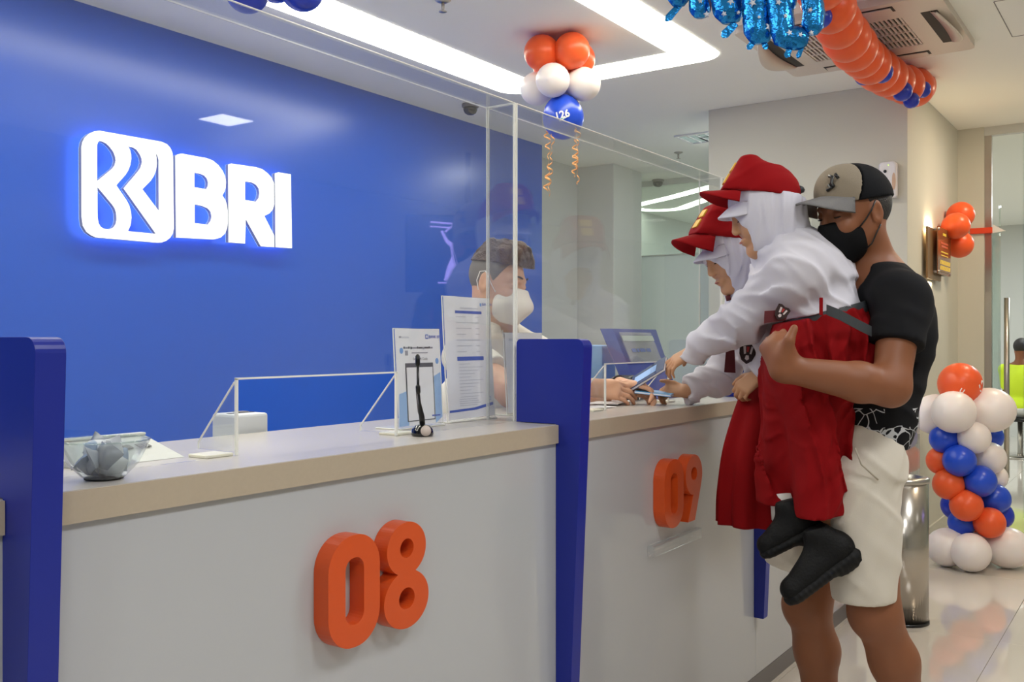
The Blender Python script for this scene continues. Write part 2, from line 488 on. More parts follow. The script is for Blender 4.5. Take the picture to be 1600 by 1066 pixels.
# ------------------------------------------------------------------ logo on the blue wall
LOGO = {
 'logo_tile': [[(150,640),(157,690),(180,730),(212,753),(240,765),(620,797),(650,796),(680,785),(705,765),(720,740),(727,710),(722,260),(717,232),(705,205),(685,182),(650,166),(262,97),(230,101),(195,117),(168,142),(154,170),(148,205)],
   [(247,412),(340,335),(355,315),(363,285),(360,262),(348,230),(325,198),(300,175),(278,165),(262,161),(252,170),(247,188)],
   [(249,450),(250,640),(256,675),(270,698),(290,710),(322,715),(348,702),(362,682),(368,655),(366,612),(356,582),(338,556)],
   [(442,196),(453,218),(460,245),(461,275),(455,310),(442,345),(425,372),(367,438),(430,530),(448,565),(458,600),(462,640),(457,685),(440,725),(614,742),(412,458),(497,358),(517,330),(527,295),(524,270),(512,243),(492,215),(468,201)],
   [(612,235),(618,262),(621,300),(616,340),(602,380),(582,410),(530,463),(632,598),(631,280),(624,255)]],
 'letter_b': [[(735,256),(752,245),(775,240),(930,268),(970,283),(1005,312),(1032,348),(1048,385),(1053,420),(1050,455),(1042,480),(1030,502),(1048,530),(1058,560),(1063,600),(1064,660),(1060,705),(1045,742),(1018,766),(975,777),(740,765)],
   [(855,360),(855,450),(928,463),(938,445),(940,420),(933,397),(915,377),(892,367)],
   [(857,557),(857,675),(938,684),(955,662),(962,635),(956,605),(938,583),(905,568)]],
 'letter_r': [[(1066,308),(1085,302),(1240,325),(1280,338),(1312,362),(1335,388),(1353,425),(1354,560),(1345,590),(1325,614),(1292,630),(1354,752),(1354,825),(1270,820),(1176,650),(1172,803),(1068,795)],
   [(1172,415),(1172,530),(1238,541),(1255,520),(1261,490),(1257,460),(1240,435),(1212,420)]],
 'letter_i': [[(1358,364),(1380,357),(1458,370),(1465,832),(1362,825)]],
}
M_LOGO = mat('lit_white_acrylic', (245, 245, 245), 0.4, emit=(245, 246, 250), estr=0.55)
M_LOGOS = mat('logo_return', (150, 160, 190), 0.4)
M_HALO = emit_mat('logo_backlight', (150, 185, 255), 4.0)
lg0 = on_y(290, 380, YW)
lg = thing('wall_logo', 'large backlit white BRI logo standing off the blue wall', 'logo', (lg0.x, YW, lg0.z))
def logo3(Y):
    return lambda x, y: on_y(90 + x / 4.0, 180 + y / 4.0, YW - 0.075) + Vector((0, Y - (YW - 0.075), 0))
for nm, loops in LOGO.items():
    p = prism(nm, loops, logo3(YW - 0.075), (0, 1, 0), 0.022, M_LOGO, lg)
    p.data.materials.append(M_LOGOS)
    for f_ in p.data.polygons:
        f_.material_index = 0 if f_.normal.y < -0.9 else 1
    prism('led_backing', loops, logo3(YW - 0.0525), (0, 1, 0), 0.0004, M_HALO, p)

# ------------------------------------------------------------------ the counter
FINX = [0.62, 1.931, 3.24, 4.55]
CX0, CX1 = -1.2, 4.60
ct = thing('teller_counter', 'long white teller counter with grey plinth', 'counter', (2.0, 1.43, 0))
edges = [CX0] + [x + 0.02 for x in FINX]
for i in range(len(edges) - 1):
    box('front_panel', (edges[i] + 0.0008, YF, 0.066), (edges[i + 1] - 0.0008, YF + 0.02, 1.006), M_PANEL, ct, 0.001, 1)
box('side_panel', (edges[-1] - 0.0, YF + 0.021, 0.066), (edges[-1] + 0.02, YB - 0.02, 1.006), M_PANEL, ct)
box('plinth', (CX0, YF - 0.002, 0), (edges[-1] + 0.0, YF + 0.02, 0.066), M_PLINTH, ct)
box('back_panel', (CX0, YB - 0.02, 0), (edges[-1] + 0.02, YB - 0.001, 1.006), M_PANEL, ct)
out = []
for x in FINX:
    out += [(x - 0.001, 1.206), (x - 0.001, 1.2155), (x + 0.041, 1.2155), (x + 0.041, 1.206)]
wt = thing('worktop', 'long beige stone worktop along the teller counter', 'worktop', (2.0, 1.43, 1.006))
prism('slab', [[(CX0, 1.206)] + out[:-1] + [(FINX[-1] + 0.041, 1.206), (CX1 + 0.01, 1.206), (CX1 + 0.01, YB), (CX0, YB)]], lambda x, y: (x, y, 1.0492), (0, 0, -1), 0.0432, M_SLAB, wt)
prism('painted_sheen_face', [[(CX0, 1.2085), (FINX[0] - 0.002, 1.2085)] + [q for i, x in enumerate(FINX) for q in ((x - 0.002, 1.217), (x + 0.042, 1.217), (x + 0.042, 1.2085)) + (((FINX[i + 1] - 0.002, 1.2085),) if i < 3 else ())] + [(CX1 + 0.008, 1.2085), (CX1 + 0.008, YB - 0.002), (CX0, YB - 0.002)]],
      lambda x, y: (x, y, 1.05), (0, 0, -1), 0.001, M_SLABTOP, wt)  # thin overlay carrying the painted sheen of the slab top
# lower desk on the staff side
dk = thing('staff_desk', 'low white desk on the staff side behind the counter', 'desk', (2.0, 1.8, 0))
box('desk_top', (CX0, YB + 0.002, 0.72), (CX1, 1.90, 0.75), M_PANEL, dk, 0.003)
for x in (CX0 + 0.05, 0.7, 2.0, 3.3, 4.5):
    box('support', (x, YB + 0.002, 0), (x + 0.03, 1.86, 0.72), M_PANEL, dk)

# blue dividers
FIN_WHERE = ['deep blue tapering divider at the left edge of the picture', 'deep blue tapering divider between counters 08 and 09',
             'deep blue tapering divider behind the two children', 'deep blue tapering divider at the far end of the counter']
prof = [(1.2145, 0.276), (1.180, 0.276), (1.179, 0.28)]
for i in range(7):
    a = math.radians(180 - 15 * i)
    prof.append((1.137 + 0.02 + 0.02 * math.cos(a), 1.235 + 0.02 * math.sin(a)))
for i in range(5):
    a = math.radians(90 - 22.5 * i)
    prof.append((1.329 - 0.012 + 0.012 * math.cos(a), 1.243 + 0.012 * math.sin(a)))
prof += [(1.329, 1.0515), (1.2145, 1.0515)]
for i, x in enumerate(FINX):
    o = prism('counter_divider', [prof], lambda y, z, x=x: (x, y, z), (1, 0, 0), 0.04, M_FIN)
    tag(o, FIN_WHERE[i], 'divider', 'blue counter dividers')
    bv = o.modifiers.new('bevel', 'BEVEL'); bv.width = 0.003; bv.segments = 2; bv.limit_method = 'ANGLE'

# numbers
def ellip(cx, cy, rx, ry, a0=0, a1=360, n=28):
    return [(cx + rx * math.cos(math.radians(a0 + (a1 - a0) * i / n)), cy + ry * math.sin(math.radians(a0 + (a1 - a0) * i / n))) for i in range(n + 1)]
D0 = [rrect(0, 0, 0.128, 0.197, 0.06, 10), rrect(0.041, 0.040, 0.087, 0.157, 0.021, 6)]
up_e = (0.06, 0.148, 0.055, 0.050); lo_e = (0.06, 0.053, 0.063, 0.054)
ins = lambda p, e: ((p[0] - e[0]) / e[2]) ** 2 + ((p[1] - e[1]) / e[3]) ** 2 < 1
U = [p for p in ellip(*up_e, -80, 260, 60) if not ins(p, lo_e)]
L = [p for p in ellip(*lo_e, 100, 440, 60) if not ins(p, up_e)]
D8 = [U + L, ellip(0.06, 0.149, 0.019, 0.018)[:-1], ellip(0.06, 0.055, 0.022, 0.020)[:-1]]
D9 = [[(0.018, 0), (0.066, 0), (0.108, 0.095)] + ellip(0.06, 0.137, 0.06, 0.060, -25, 262, 40) + [(0.055, 0.078)], ellip(0.06, 0.14, 0.021, 0.020)[:-1]]
for k, (second, lab) in enumerate(((D8, 'larger orange number 08 on the counter front nearest the camera'), (D9, 'orange number 09 on the counter front beside the children'))):
    x0 = 1.150 + k * 1.300
    t = thing('counter_number', lab, 'number sign', (x0 + 0.13, YF, 0.713), 'orange counter numbers')
    for dg, ox in ((D0, 0.0), (second, 0.142)):
        o = prism('digit', dg, lambda a, b, ox=ox, x0=x0: (x0 + ox + a, YF - 0.036, 0.713 + b), (0, 1, 0), 0.0355, M_DIGIT, t)
        bv = o.modifiers.new('bevel', 'BEVEL'); bv.width = 0.0022; bv.segments = 2; bv.limit_method = 'ANGLE'

# clear pocket on the front of counter 09
a = on_y(1012, 862, YF - 0.004); b = on_y(1088, 852, YF - 0.004)
o = obox('clear_tray', ((a.x + b.x) / 2, YF - 0.012, a.z), (1, 0, 0), (0, 1, 0), (0, 0, 1), ((b.x - a.x) / 2, 0.011, 0.016), clear_mat('tray_acrylic', (0.93, 0.94, 0.95), 1.49, 0.05, 0.1, 1.2), None, 0.004)
tag(o, 'small clear tray stuck below the orange number 09', 'tray')

# ------------------------------------------------------------------ acrylic screens
SCW = ['tall clear acrylic screen on the counter at the left picture edge', 'tall clear acrylic screen in front of the blue wall logo', 'tall clear acrylic screen through which the teller hands the books', 'tall clear acrylic screen behind the man in the cap']
ZS, SD = 1.84, 0.085
for i, fx in enumerate([FINX[0] - 1.31] + FINX[:3]):
    x0 = fx + 0.016 if i else CX0 + 0.02
    x1 = fx + 1.322
    if i == 0: x1 = FINX[0] + 0.012
    t = thing('acrylic_screen', SCW[i], 'screen', ((x0 + x1) / 2, YS, 1.05), 'clear screens along the counter')
    oa, ob = fx + 0.469, fx + 0.884
    zt = 1.184
    prism('front_sheet', [[(x0, 1.0505), (oa, 1.0505), (oa, zt), (ob, zt), (ob, 1.0505), (x1, 1.0505), (x1, ZS), (x0, ZS)]], lambda x, z: (x, YS, z), (0, 1, 0), 0.004, M_ACR, t)
    box('top_sheet', (x0, YS + 0.0042, ZS - 0.004), (x1, YS + SD, ZS), M_ACR, t)
    for xs in (x0, x1 - 0.004):
        prism('side_sheet', [[(YS + 0.0042, 1.0505), (YS + SD, 1.0505), (YS + SD, ZS - 0.0045), (YS + 0.0042, ZS - 0.0045)]], lambda y, z, xs=xs: (xs, y, z), (1, 0, 0), 0.004, M_ACR, t)
    e = 0.0032
    def eb(lo, hi): box('edge_strip', lo, hi, M_ACREDGE, t)
    eb((x0, YS - 0.0005, ZS - 0.001), (x1, YS + 0.0035, ZS + 0.001))
    eb((x0, YS + SD - 0.001, ZS - 0.0035), (x1, YS + SD + 0.0015, ZS - 0.0005))
    for xs in (x0 - 0.0006, x1 - 0.004):
        eb((xs, YS - 0.0006, 1.051), (xs + 0.0046, YS + 0.0042, ZS))
        eb((xs + 0.0005, YS + SD - 0.0004, 1.051), (xs + 0.0035, YS + SD + 0.0016, ZS))
        eb((xs, YS, ZS - 0.001), (xs + 0.004, YS + SD, ZS + 0.0008))
    for xs in (oa, ob):
        eb((xs - 0.002, YS - 0.0006, 1.051), (xs + 0.0022, YS + 0.0046, zt))
    eb((oa - 0.002, YS - 0.0006, zt - 0.0015), (ob + 0.002, YS + 0.0046, zt + 0.0018))
    for xs in (oa - 0.003, ob - 0.001):
        g = prism('gusset', [[(YS + 0.0045, 1.056), (YS + 0.105, 1.056), (YS + 0.105, 1.066), (YS + 0.0045, 1.178)]], lambda y, z, xs=xs: (xs, y, z), (1, 0, 0), 0.004, M_ACR, t)
        gp_ = []
        gp_.append(tube_data([(xs + 0.002, YS + 0.006, 1.178), (xs + 0.002, YS + 0.105, 1.068), (xs + 0.002, YS + 0.105, 1.056)], 0.0018, 6))
        merge('polished_edge', gp_, M_ACREDGE, g)
    M_FOOT = mat('pale_foot_strip', (236, 232, 214), 0.3)
    box('foot_strip', (oa - 0.06, YS + 0.005, 1.0502), (oa - 0.004, YS + 0.055, 1.0555), M_FOOT, t, 0.001, 1)
    box('foot_strip', (ob + 0.004, YS + 0.005, 1.0502), (ob + 0.06, YS + 0.055, 1.0555), M_FOOT, t, 0.001, 1)

# ------------------------------------------------------------------ things on the counter
def stand(name, label, x0, x1, y, h, design):
    """slanted-back acrylic leaflet stand holding a printed sheet that faces the customers"""
    t = thing(name, label, 'leaflet stand', ((x0 + x1) / 2, y, 1.05), 'acrylic leaflet stands')
    lean = 0.06
    Y = lambda z: y + (z - 1.05) * lean
    z0, z1 = 1.0515, 1.05 + h
    def to(x, z, dy=0.0): return Vector((x, Y(z) + dy, z))
    prism('holder', [[(x0 - 0.004, z0), (x1 + 0.004, z0), (x1 + 0.004, z1 + 0.002), (x0 - 0.004, z1 + 0.002)]], lambda a, b: to(a, b, 0.0012), (0, 1, 0), 0.003, M_ACR, t)
    prism('sheet', [[(x0, z0 + 0.006), (x1, z0 + 0.006), (x1, z1), (x0, z1)]], lambda a, b: to(a, b), (0, 1, 0), 0.0008, M_PAPER, t)
    box('foot', (x0 - 0.004, y - 0.006, 1.0502), (x1 + 0.004, y + 0.07, 1.0535), mat('acrylic_foot', (228, 226, 216), 0.15, spec=0.6), t, 0.001, 1)
    pe = [tube_data([to(x0 - 0.004, z0, 0.002), to(x0 - 0.004, z1, 0.002), to(x1 + 0.004, z1, 0.002), to(x1 + 0.004, z0, 0.002)], 0.0017, 6)]
    merge('polished_edge', pe, M_ACREDGE, t)
    W = x1 - x0; H = h - 0.008
    def patch(nm, u0, v0, u1, v1, m, lift=0.0006):
        return prism(nm, [[(x0 + u0 * W, z0 + 0.006 + v0 * H), (x0 + u1 * W, z0 + 0.006 + v0 * H), (x0 + u1 * W, z0 + 0.006 + v1 * H), (x0 + u0 * W, z0 + 0.006 + v1 * H)]],
                     lambda a, b: to(a, b, -lift), (0, 1, 0), lift * 0.6, m, t)
    def txt(nm, s, u, v, size, m, align='LEFT', bold=0.0):
        p = to(x0 + u * W, z0 + 0.006 + v * H)
        return text_mesh(nm, s, p - Vector((0, 0.0007, 0)), (1, 0, 0), (0, lean, 1), size, m, t, 0.0, align, bold)
    design(patch, txt, t, to, x0, z0 + 0.006, W, H)
    return t
M_PBLUE = mat('print_blue', (70, 96, 190), 0.6)
M_PLBLUE = mat('print_light_blue', (120, 165, 225), 0.6)
M_PMID = mat('print_mid_blue', (150, 185, 232), 0.6)
M_PGREY = mat('print_grey', (150, 150, 165), 0.6)
M_PLG = mat('print_pale_grey', (204, 205, 216), 0.6)
M_PDARK = mat('print_dark', (80, 84, 96), 0.6)
M_PBROWN = mat('print_brown', (150, 120, 110), 0.6)
def design_scan(patch, txt, t, to, x0, z0, W, H):
    for k_, (u0, u1, lo_, hi_) in enumerate(((0.17, 0.20, 0, 1), (0.207, 0.27, 0, 0.8), (0.275, 0.31, 0, 1), (0.325, 0.36, -0.3, 0.9), (0.365, 0.47, 0, 0.7), (0.475, 0.50, 0, 1), (0.505, 0.60, 0, 0.75), (0.605, 0.64, -0.4, 0.8), (0.645, 0.74, 0, 0.8), (0.745, 0.775, 0, 1), (0.78, 0.84, 0, 0.75))):
        patch('print_title', u0, 0.795 + 0.018 * lo_, u1, 0.795 + 0.022 * hi_, M_PGREY if k_ % 3 == 1 else M_PDARK)
    txt('print_line', 'Scan QR Code', 0.54, 0.675, 0.0085, M_PDARK, 'CENTER', 0.005)
    txt('print_logo', 'BANK BRI', 0.76, 0.905, 0.010, M_PBLUE, 'LEFT', 0.012)
    patch('print_logo', 0.68, 0.897, 0.745, 0.945, M_PBLUE)
    patch('print_logo', 0.695, 0.907, 0.73, 0.935, M_PAPER, 0.0009)
    patch('print_line', 0.08, 0.905, 0.13, 0.925, M_PGREY); patch('print_line', 0.14, 0.903, 0.30, 0.922, M_PLG)
    patch('print_badge', 0.20, 0.725, 0.265, 0.775, M_PGREY); patch('print_line', 0.35, 0.745, 0.72, 0.756, M_PGREY)
    for (u, v) in ((0.12, 0.775), (0.93, 0.66)):
        prism('print_dot', [[(x0 + u * W + 0.006 * math.cos(k * 0.628), z0 + v * H + 0.007 * math.sin(k * 0.628)) for k in range(10)]], lambda a, b: to(a, b, -0.0008), (0, 1, 0), 0.0004, M_PLBLUE, t)
    # blue side wedges
    for pts in ([(0.0, 0.0), (0.22, 0.0), (0.22, 0.36), (0.03, 0.33)], [(0.84, 0.0), (1.0, 0.06), (1.0, 0.54), (0.84, 0.5)]):
        prism('print_wedge', [[(x0 + a * W, z0 + b * H) for a, b in pts]], lambda a, b: to(a, b, -0.0006), (0, 1, 0), 0.0003, M_PMID, t)
    # drawn phone with an empty white screen
    patch('print_phone', 0.19, 0.04, 0.83, 0.645, M_PDARK, 0.0008)
    patch('print_phone_screen', 0.215, 0.05, 0.81, 0.60, M_PAPER, 0.0011)
    patch('print_line', 0.75, 0.075, 0.95, 0.09, M_PBLUE, 0.0013)
def design_form(patch, txt, t, to, x0, z0, W, H):
    txt('print_logo', 'BANK BRI', 0.83, 0.938, 0.010, M_PBLUE, 'LEFT', 0.006)
    patch('print_logo', 0.78, 0.932, 0.815, 0.958, M_PLBLUE)
    patch('print_line', 0.34, 0.905, 0.73, 0.915, M_PLG)
    patch('print_band', 0.23, 0.865, 0.81, 0.888, M_PBLUE); patch('print_band', 0.23, 0.475, 0.81, 0.508, M_PBLUE)
    for k in range(7):
        v = 0.835 - k * 0.048
        patch('print_line', 0.24, v, 0.24 + 0.2 + 0.13 * ((k * 5) % 3), v + 0.006, M_PLG)
        patch('print_line', 0.66, v, 0.74, v + 0.006, M_PLG)
    for k in range(11):
        v = 0.445 - k * 0.027
        patch('print_line', 0.26, v, 0.5 + 0.09 * ((k * 7) % 4), v + 0.005, M_PLG)
    for k in range(4):
        v = 0.155 - k * 0.017
        patch('print_line', 0.24, v, 0.62 + 0.04 * (k % 3), v + 0.006, M_PLG)
    prism('print_band', [[(x0 + a * W, z0 + b * H) for a, b in ((0.02, 0.075), (0.55, 0.083), (0.98, 0.118), (0.98, 0.092), (0.6, 0.064), (0.02, 0.056))]], lambda a, b: to(a, b, -0.0006), (0, 1, 0), 0.0003, M_PBLUE, t)
    patch('print_badge', 0.88, 0.135, 0.93, 0.165, M_PLBLUE); patch('print_badge', 0.89, 0.14, 0.92, 0.16, M_PAPER, 0.0009)
def design_blank(patch, txt, t, to, x0, z0, W, H):
    patch('print_band', 0.1, 0.9, 0.9, 0.93, M_PLG)
stand('leaflet_stand', 'short acrylic stand with a scan notice drawn with a phone', 1.608, 1.762, 1.425, 0.228, design_scan)
stand('leaflet_stand', 'tall acrylic stand with a white form crossed by two blue bands', 1.812, 2.000, 1.445, 0.310, design_form)
stand('leaflet_stand', 'white acrylic stand hidden behind the blue divider in front of the teller', 2.085, 2.265, 1.46, 0.222, design_blank)

# webcam on a stalk with a round foot
wc = on_y(660, 683, 1.30)
t = thing('desk_webcam', 'small black webcam on a bent stalk with domed foot', 'webcam', (wc.x, 1.30, 1.05))
B = Vector((wc.x, 1.30, 1.0505))
lathe('foot', [(0.0, 0.0), (0.0225, 0.0), (0.024, 0.004), (0.022, 0.014), (0.015, 0.022), (0.0, 0.025)], B, mat('black_gloss', (10, 10, 12), 0.08, coat=0.6), t, 28)
lathe('lens_cap', [(0.0, 0.0), (0.011, 0.0), (0.011, 0.003), (0.0, 0.003)], B + Vector((-0.012, -0.019, 0.012)), mat('pale_cap', (205, 190, 182), 0.4), t, 20, axis=(-0.55, -0.83, 0.1))
tube('stalk', [B + Vector((0.0, 0, 0.022)), B + Vector((-0.002, 0, 0.04)), B + Vector((-0.009, 0, 0.07)), B + Vector((-0.014, 0, 0.10)), B + Vector((-0.015, 0, 0.15))], [0.006, 0.006, 0.0028, 0.0028, 0.0028], M_BLACK, t, 10)
tube('cable', [B + Vector((0.0, 0, 0.024)), B + Vector((-0.006, 0.006, 0.05)), B + Vector((-0.012, 0.006, 0.09))], 0.0016, M_PLINTH, t, 6)
tube('microphone', [B + Vector((-0.015, 0, 0.145)), B + Vector((-0.015, 0, 0.15)), B + Vector((-0.0155, 0, 0.168)), B + Vector((-0.0155, 0, 0.172))], [0.003, 0.0052, 0.0048, 0.002], M_BLACK, t, 10)
tube('grip', [B + Vector((-0.0125, 0, 0.088)), B + Vector((-0.0135, 0, 0.092)), B + Vector((-0.0145, 0, 0.105)), B + Vector((-0.0145, 0, 0.108))], [0.003, 0.005, 0.005, 0.003], M_BLACK, t, 10)

# glass bowl of wrapped things at the left
bc = Vector((0.795, 1.272, 1.0503))
M_BOWL = clear_mat('bowl_glass', (0.90, 0.93, 0.94), 1.5, 0.02, 0.06, 1.6)
t = thing('glass_bowl', 'clear glass bowl on the worktop by the left divider', 'bowl', bc)
prof_b = [(0.0, 0.0), (0.024, 0.0), (0.030, 0.004), (0.048, 0.022), (0.060, 0.044), (0.064, 0.056), (0.061, 0.057), (0.056, 0.045), (0.044, 0.024), (0.026, 0.008), (0.0, 0.006)]
lathe('bowl', prof_b, bc, M_BOWL, t, 14, smooth=False)
lathe('dark_base', [(0.0, 0.0012), (0.027, 0.0012), (0.027, 0.003), (0.0, 0.003)], bc, mat('dark_mat', (40, 40, 42), 0.6), t, 24)
tube('rim', [bc + Vector((0.0625 * math.cos(a), 0.0625 * math.sin(a), 0.0568)) for a in [2 * math.pi * k / 28 for k in range(28)]], 0.0016, M_GLASS, t, 6, True)
M_SACH = [mat('sachet_grey', (150, 156, 164), 0.3), mat('sachet_blue', (128, 150, 176), 0.35), mat('sachet_pale', (205, 210, 214), 0.3), mat('sachet_slate', (112, 120, 132), 0.35)]
rs = random.Random(3)
LABS = ['grey', 'pale blue', 'clear white', 'slate']
for k in range(12):
    a = k * 2.4; rr = 0.004 + 0.020 * ((k * 7) % 10) / 10.0
    cc = bc + Vector((rr * math.cos(a), rr * math.sin(a), 0.019 + 0.0024 * k))
    ax = Vector((math.cos(a + 0.7), math.sin(a + 0.7), rs.uniform(-0.5, 0.5))).normalized()
    az = ax.cross(Vector((rs.uniform(-1, 1), rs.uniform(-1, 1), 1.2))).normalized(); ay = az.cross(ax)
    V, F = [], []
    nx, ny = 8, 6
    for sgn in (1, -1):
        for i in range(nx + 1):
            for j in range(ny + 1):
                p, q = -1 + 2 * i / nx, -1 + 2 * j / ny
                puff = 0.009 * max(0, (1 - p * p) * (1 - q * q)) ** 0.5 + 0.0012 * math.sin(5 * p + 3 * q + k) * (1 - p * p) * (1 - q * q)
                V.append(cc + ax * (p * 0.022) + ay * (q * 0.016 * (1 + 0.12 * math.sin(3 * p + k))) + az * (sgn * abs(puff) + 0.006 * math.sin(2.2 * p + q + k)))
    o2 = (nx + 1) * (ny + 1)
    for sgn in (0, 1):
        for i in range(nx):
            for j in range(ny):
                q = [sgn * o2 + i * (ny + 1) + j, sgn * o2 + (i + 1) * (ny + 1) + j, sgn * o2 + (i + 1) * (ny + 1) + j + 1, sgn * o2 + i * (ny + 1) + j + 1]
                F.append(q if sgn == 0 else q[::-1])
    o = meshobj('wrapped_sweet', V, F, M_SACH[k % 4], None, True)
    tag(o, 'small %s wrapped sachet heaped in the glass bowl' % LABS[k % 4], 'sachet', 'sachets in the glass bowl')

# slanted name sign behind the bowl
t = thing('name_sign', 'low slanted grey name sign lying behind the glass bowl', 'sign', (0.92, 1.47, 1.05))
M_NS = mat('sign_grey', (196, 198, 192), 0.35)
prism('wedge', [[(1.40, 1.0505), (1.53, 1.0505), (1.525, 1.082), (1.515, 1.082)]], lambda y, z: (0.83, y, z), (1, 0, 0), 0.195, M_NS, t)
box('top_bar', (0.828, 1.512, 1.0822), (1.027, 1.528, 1.0865), mat('sign_bar', (216, 220, 212), 0.3), t, 0.001, 1)
for k_, (dx_, w_) in enumerate(((0.0, 0.012), (0.02, 0.006), (0.032, 0.014), (0.055, 0.008), (0.068, 0.012))):
    obox('lettering', Vector((0.925 + dx_, 1.462, 1.0699)), (1, 0, 0), (0, 0.964, 0.264), (0, -0.264, 0.964), (w_ / 2, 0.008, 0.0006), M_BLACK, t)
pp = thing('paper_slip', 'grey clipboard leaning behind the name sign', 'clipboard', (0.86, 1.57, 1.05))
obox('board', (0.83, 1.585, 1.075), (0.93, 0, -0.37), (0, 1, 0), (0.37, 0, 0.93), (0.07, 0.05, 0.003), M_PLINTH, pp, 0.001)
obox('page', (0.828, 1.58, 1.0795), (0.93, 0, -0.37), (0, 1, 0), (0.37, 0, 0.93), (0.062, 0.044, 0.0006), M_PAPER, pp)

# white printer behind the worktop
pr = thing('printer', 'small white receipt printer on the staff desk seen past the screen opening', 'printer', (1.33, 1.77, 0.75))
M_PRN = mat('printer_white', (214, 218, 220), 0.4)
box('body', (1.352, 1.665, 0.751), (1.440, 1.75, 1.090), M_PRN, pr, 0.006)
box('paper_slot', (1.362, 1.70, 1.0895), (1.430, 1.712, 1.0908), M_DARK, pr)
box('keypad', (1.40, 1.72, 1.0895), (1.43, 1.74, 1.0915), M_PLINTH, pr, 0.001)

# blue display with clear pocket on counter 09
DA = [on_y(1026, 517, 1.60), on_y(1111, 514, 1.60)]
bl = on_y(1049, 618, 1.50); br = on_y(1127, 604, 1.50)
t = thing('display_stand', 'dark blue slanted display board with a clear leaflet pocket', 'display stand', ((bl.x + br.x) / 2, 1.52, 1.05))
w0 = 2.985
def disp(a, b, off=0.0):   # a across 0..1, b up 0..1
    x = (w0 + 0.005) + a * 0.30
    return Vector((x - 0.075 * b + 0.0, 1.53 + 0.07 * b - off, 1.053 + 0.24 * b))
prism('board', [[(0, 0), (1, 0), (1.12, 1), (0, 1)]], lambda a, b: disp(a, b), (0, 1, 0), 0.012, mat('display_blue', (36, 58, 158), 0.3), t)
prism('side_wing', [[(0, 0), (1, 0), (1, 1), (0, 1)]], lambda a, b: disp(-0.10 * a, b) + Vector((0, 0.03 * a, 0)), (0, 1, 0), 0.004, mat('display_wing', (86, 104, 178), 0.35), t)
prism('pocket', [[(0.06, 0.5), (0.86, 0.5), (0.86, 0.95), (0.06, 0.95)]], lambda a, b: disp(a, b, 0.012), (0, 1, 0), 0.004, clear_mat('pocket_acrylic', (0.95, 0.97, 0.97), 1.49, 0.05, 0.22, 1.6), t)
prism('pocket_band', [[(0.06, 0.82), (0.86, 0.82), (0.86, 0.90), (0.06, 0.90)]], lambda a, b: disp(a, b, 0.0135), (0, 1, 0), 0.001, mat('pocket_band', (188, 204, 196), 0.4), t)
for a_, b_ in ((0.18, 0.28), (0.31, 0.36), (0.39, 0.52), (0.56, 0.66)):
    prism('lettering', [[(a_, 0.66), (b_, 0.66), (b_, 0.71), (a_, 0.71)]], lambda a, b: disp(a, b, 0.0135), (0, 1, 0), 0.001, mat('faint_print', (96, 120, 190), 0.5), t)
box('base', (w0, 1.44, 1.0502), (w0 + 0.31, 1.58, 1.0545), mat('display_blue', (0, 0, 0)), t, 0.001, 1)
# pale blue box further off, on the staff desk
o = box('box_file', (3.02, 1.70, 0.7505), (3.12, 1.88, 1.235), mat('file_blue', (136, 178, 222), 0.5), None, 0.004)
tag(o, 'pale blue box file standing behind the blue display board', 'box file')
# rounded black device beside the teller's hands
bd = on_y(980, 600, 1.515)
t = thing('tape_dispenser', 'black rounded tape dispenser behind the hands of the teller', 'tape dispenser', (bd.x, 1.515, 1.05))
cx, cy = bd.x, 1.515
hump = [(-0.07, 0.0), (0.10, 0.0), (0.105, 0.02), (0.088, 0.028), (0.06, 0.03), (0.05, 0.05), (0.03, 0.075), (0.0, 0.086), (-0.03, 0.08), (-0.055, 0.058), (-0.068, 0.028)]
pz = prism('body', [hump], lambda a, b: (cx + a, cy - 0.03, 1.0505 + b), (0, 1, 0), 0.06, mat('tape_black', (24, 28, 30), 0.35), t)
bv = pz.modifiers.new('bevel', 'BEVEL'); bv.width = 0.008; bv.segments = 3; bv.limit_method = 'ANGLE'
lathe('roll', [(0.012, -0.033), (0.034, -0.033), (0.034, 0.033), (0.012, 0.033)], (cx - 0.005, cy, 1.0505 + 0.046), mat('tape_roll', (70, 74, 76), 0.3), t, 24, axis=(0, 1, 0))
# papers under the hands
pp = thing('paper_pile', 'small pile of white slips on the worktop below the hands of the teller', 'papers', (2.43, 1.46, 1.05))
for k, (dx, dy, w, d, a) in enumerate(((0, 0, 0.09, 0.05, 0.1), (0.03, -0.03, 0.08, 0.04, -0.3), (0.26, 0.02, 0.10, 0.05, 0.25))):
    ca, sa = math.cos(a), math.sin(a)
    obox('slip', (2.42 + dx, 1.46 + dy, 1.0515 + 0.0016 * k), (ca, sa, 0), (-sa, ca, 0), (0, 0, 1), (w, d, 0.0007), M_PAPER, pp)

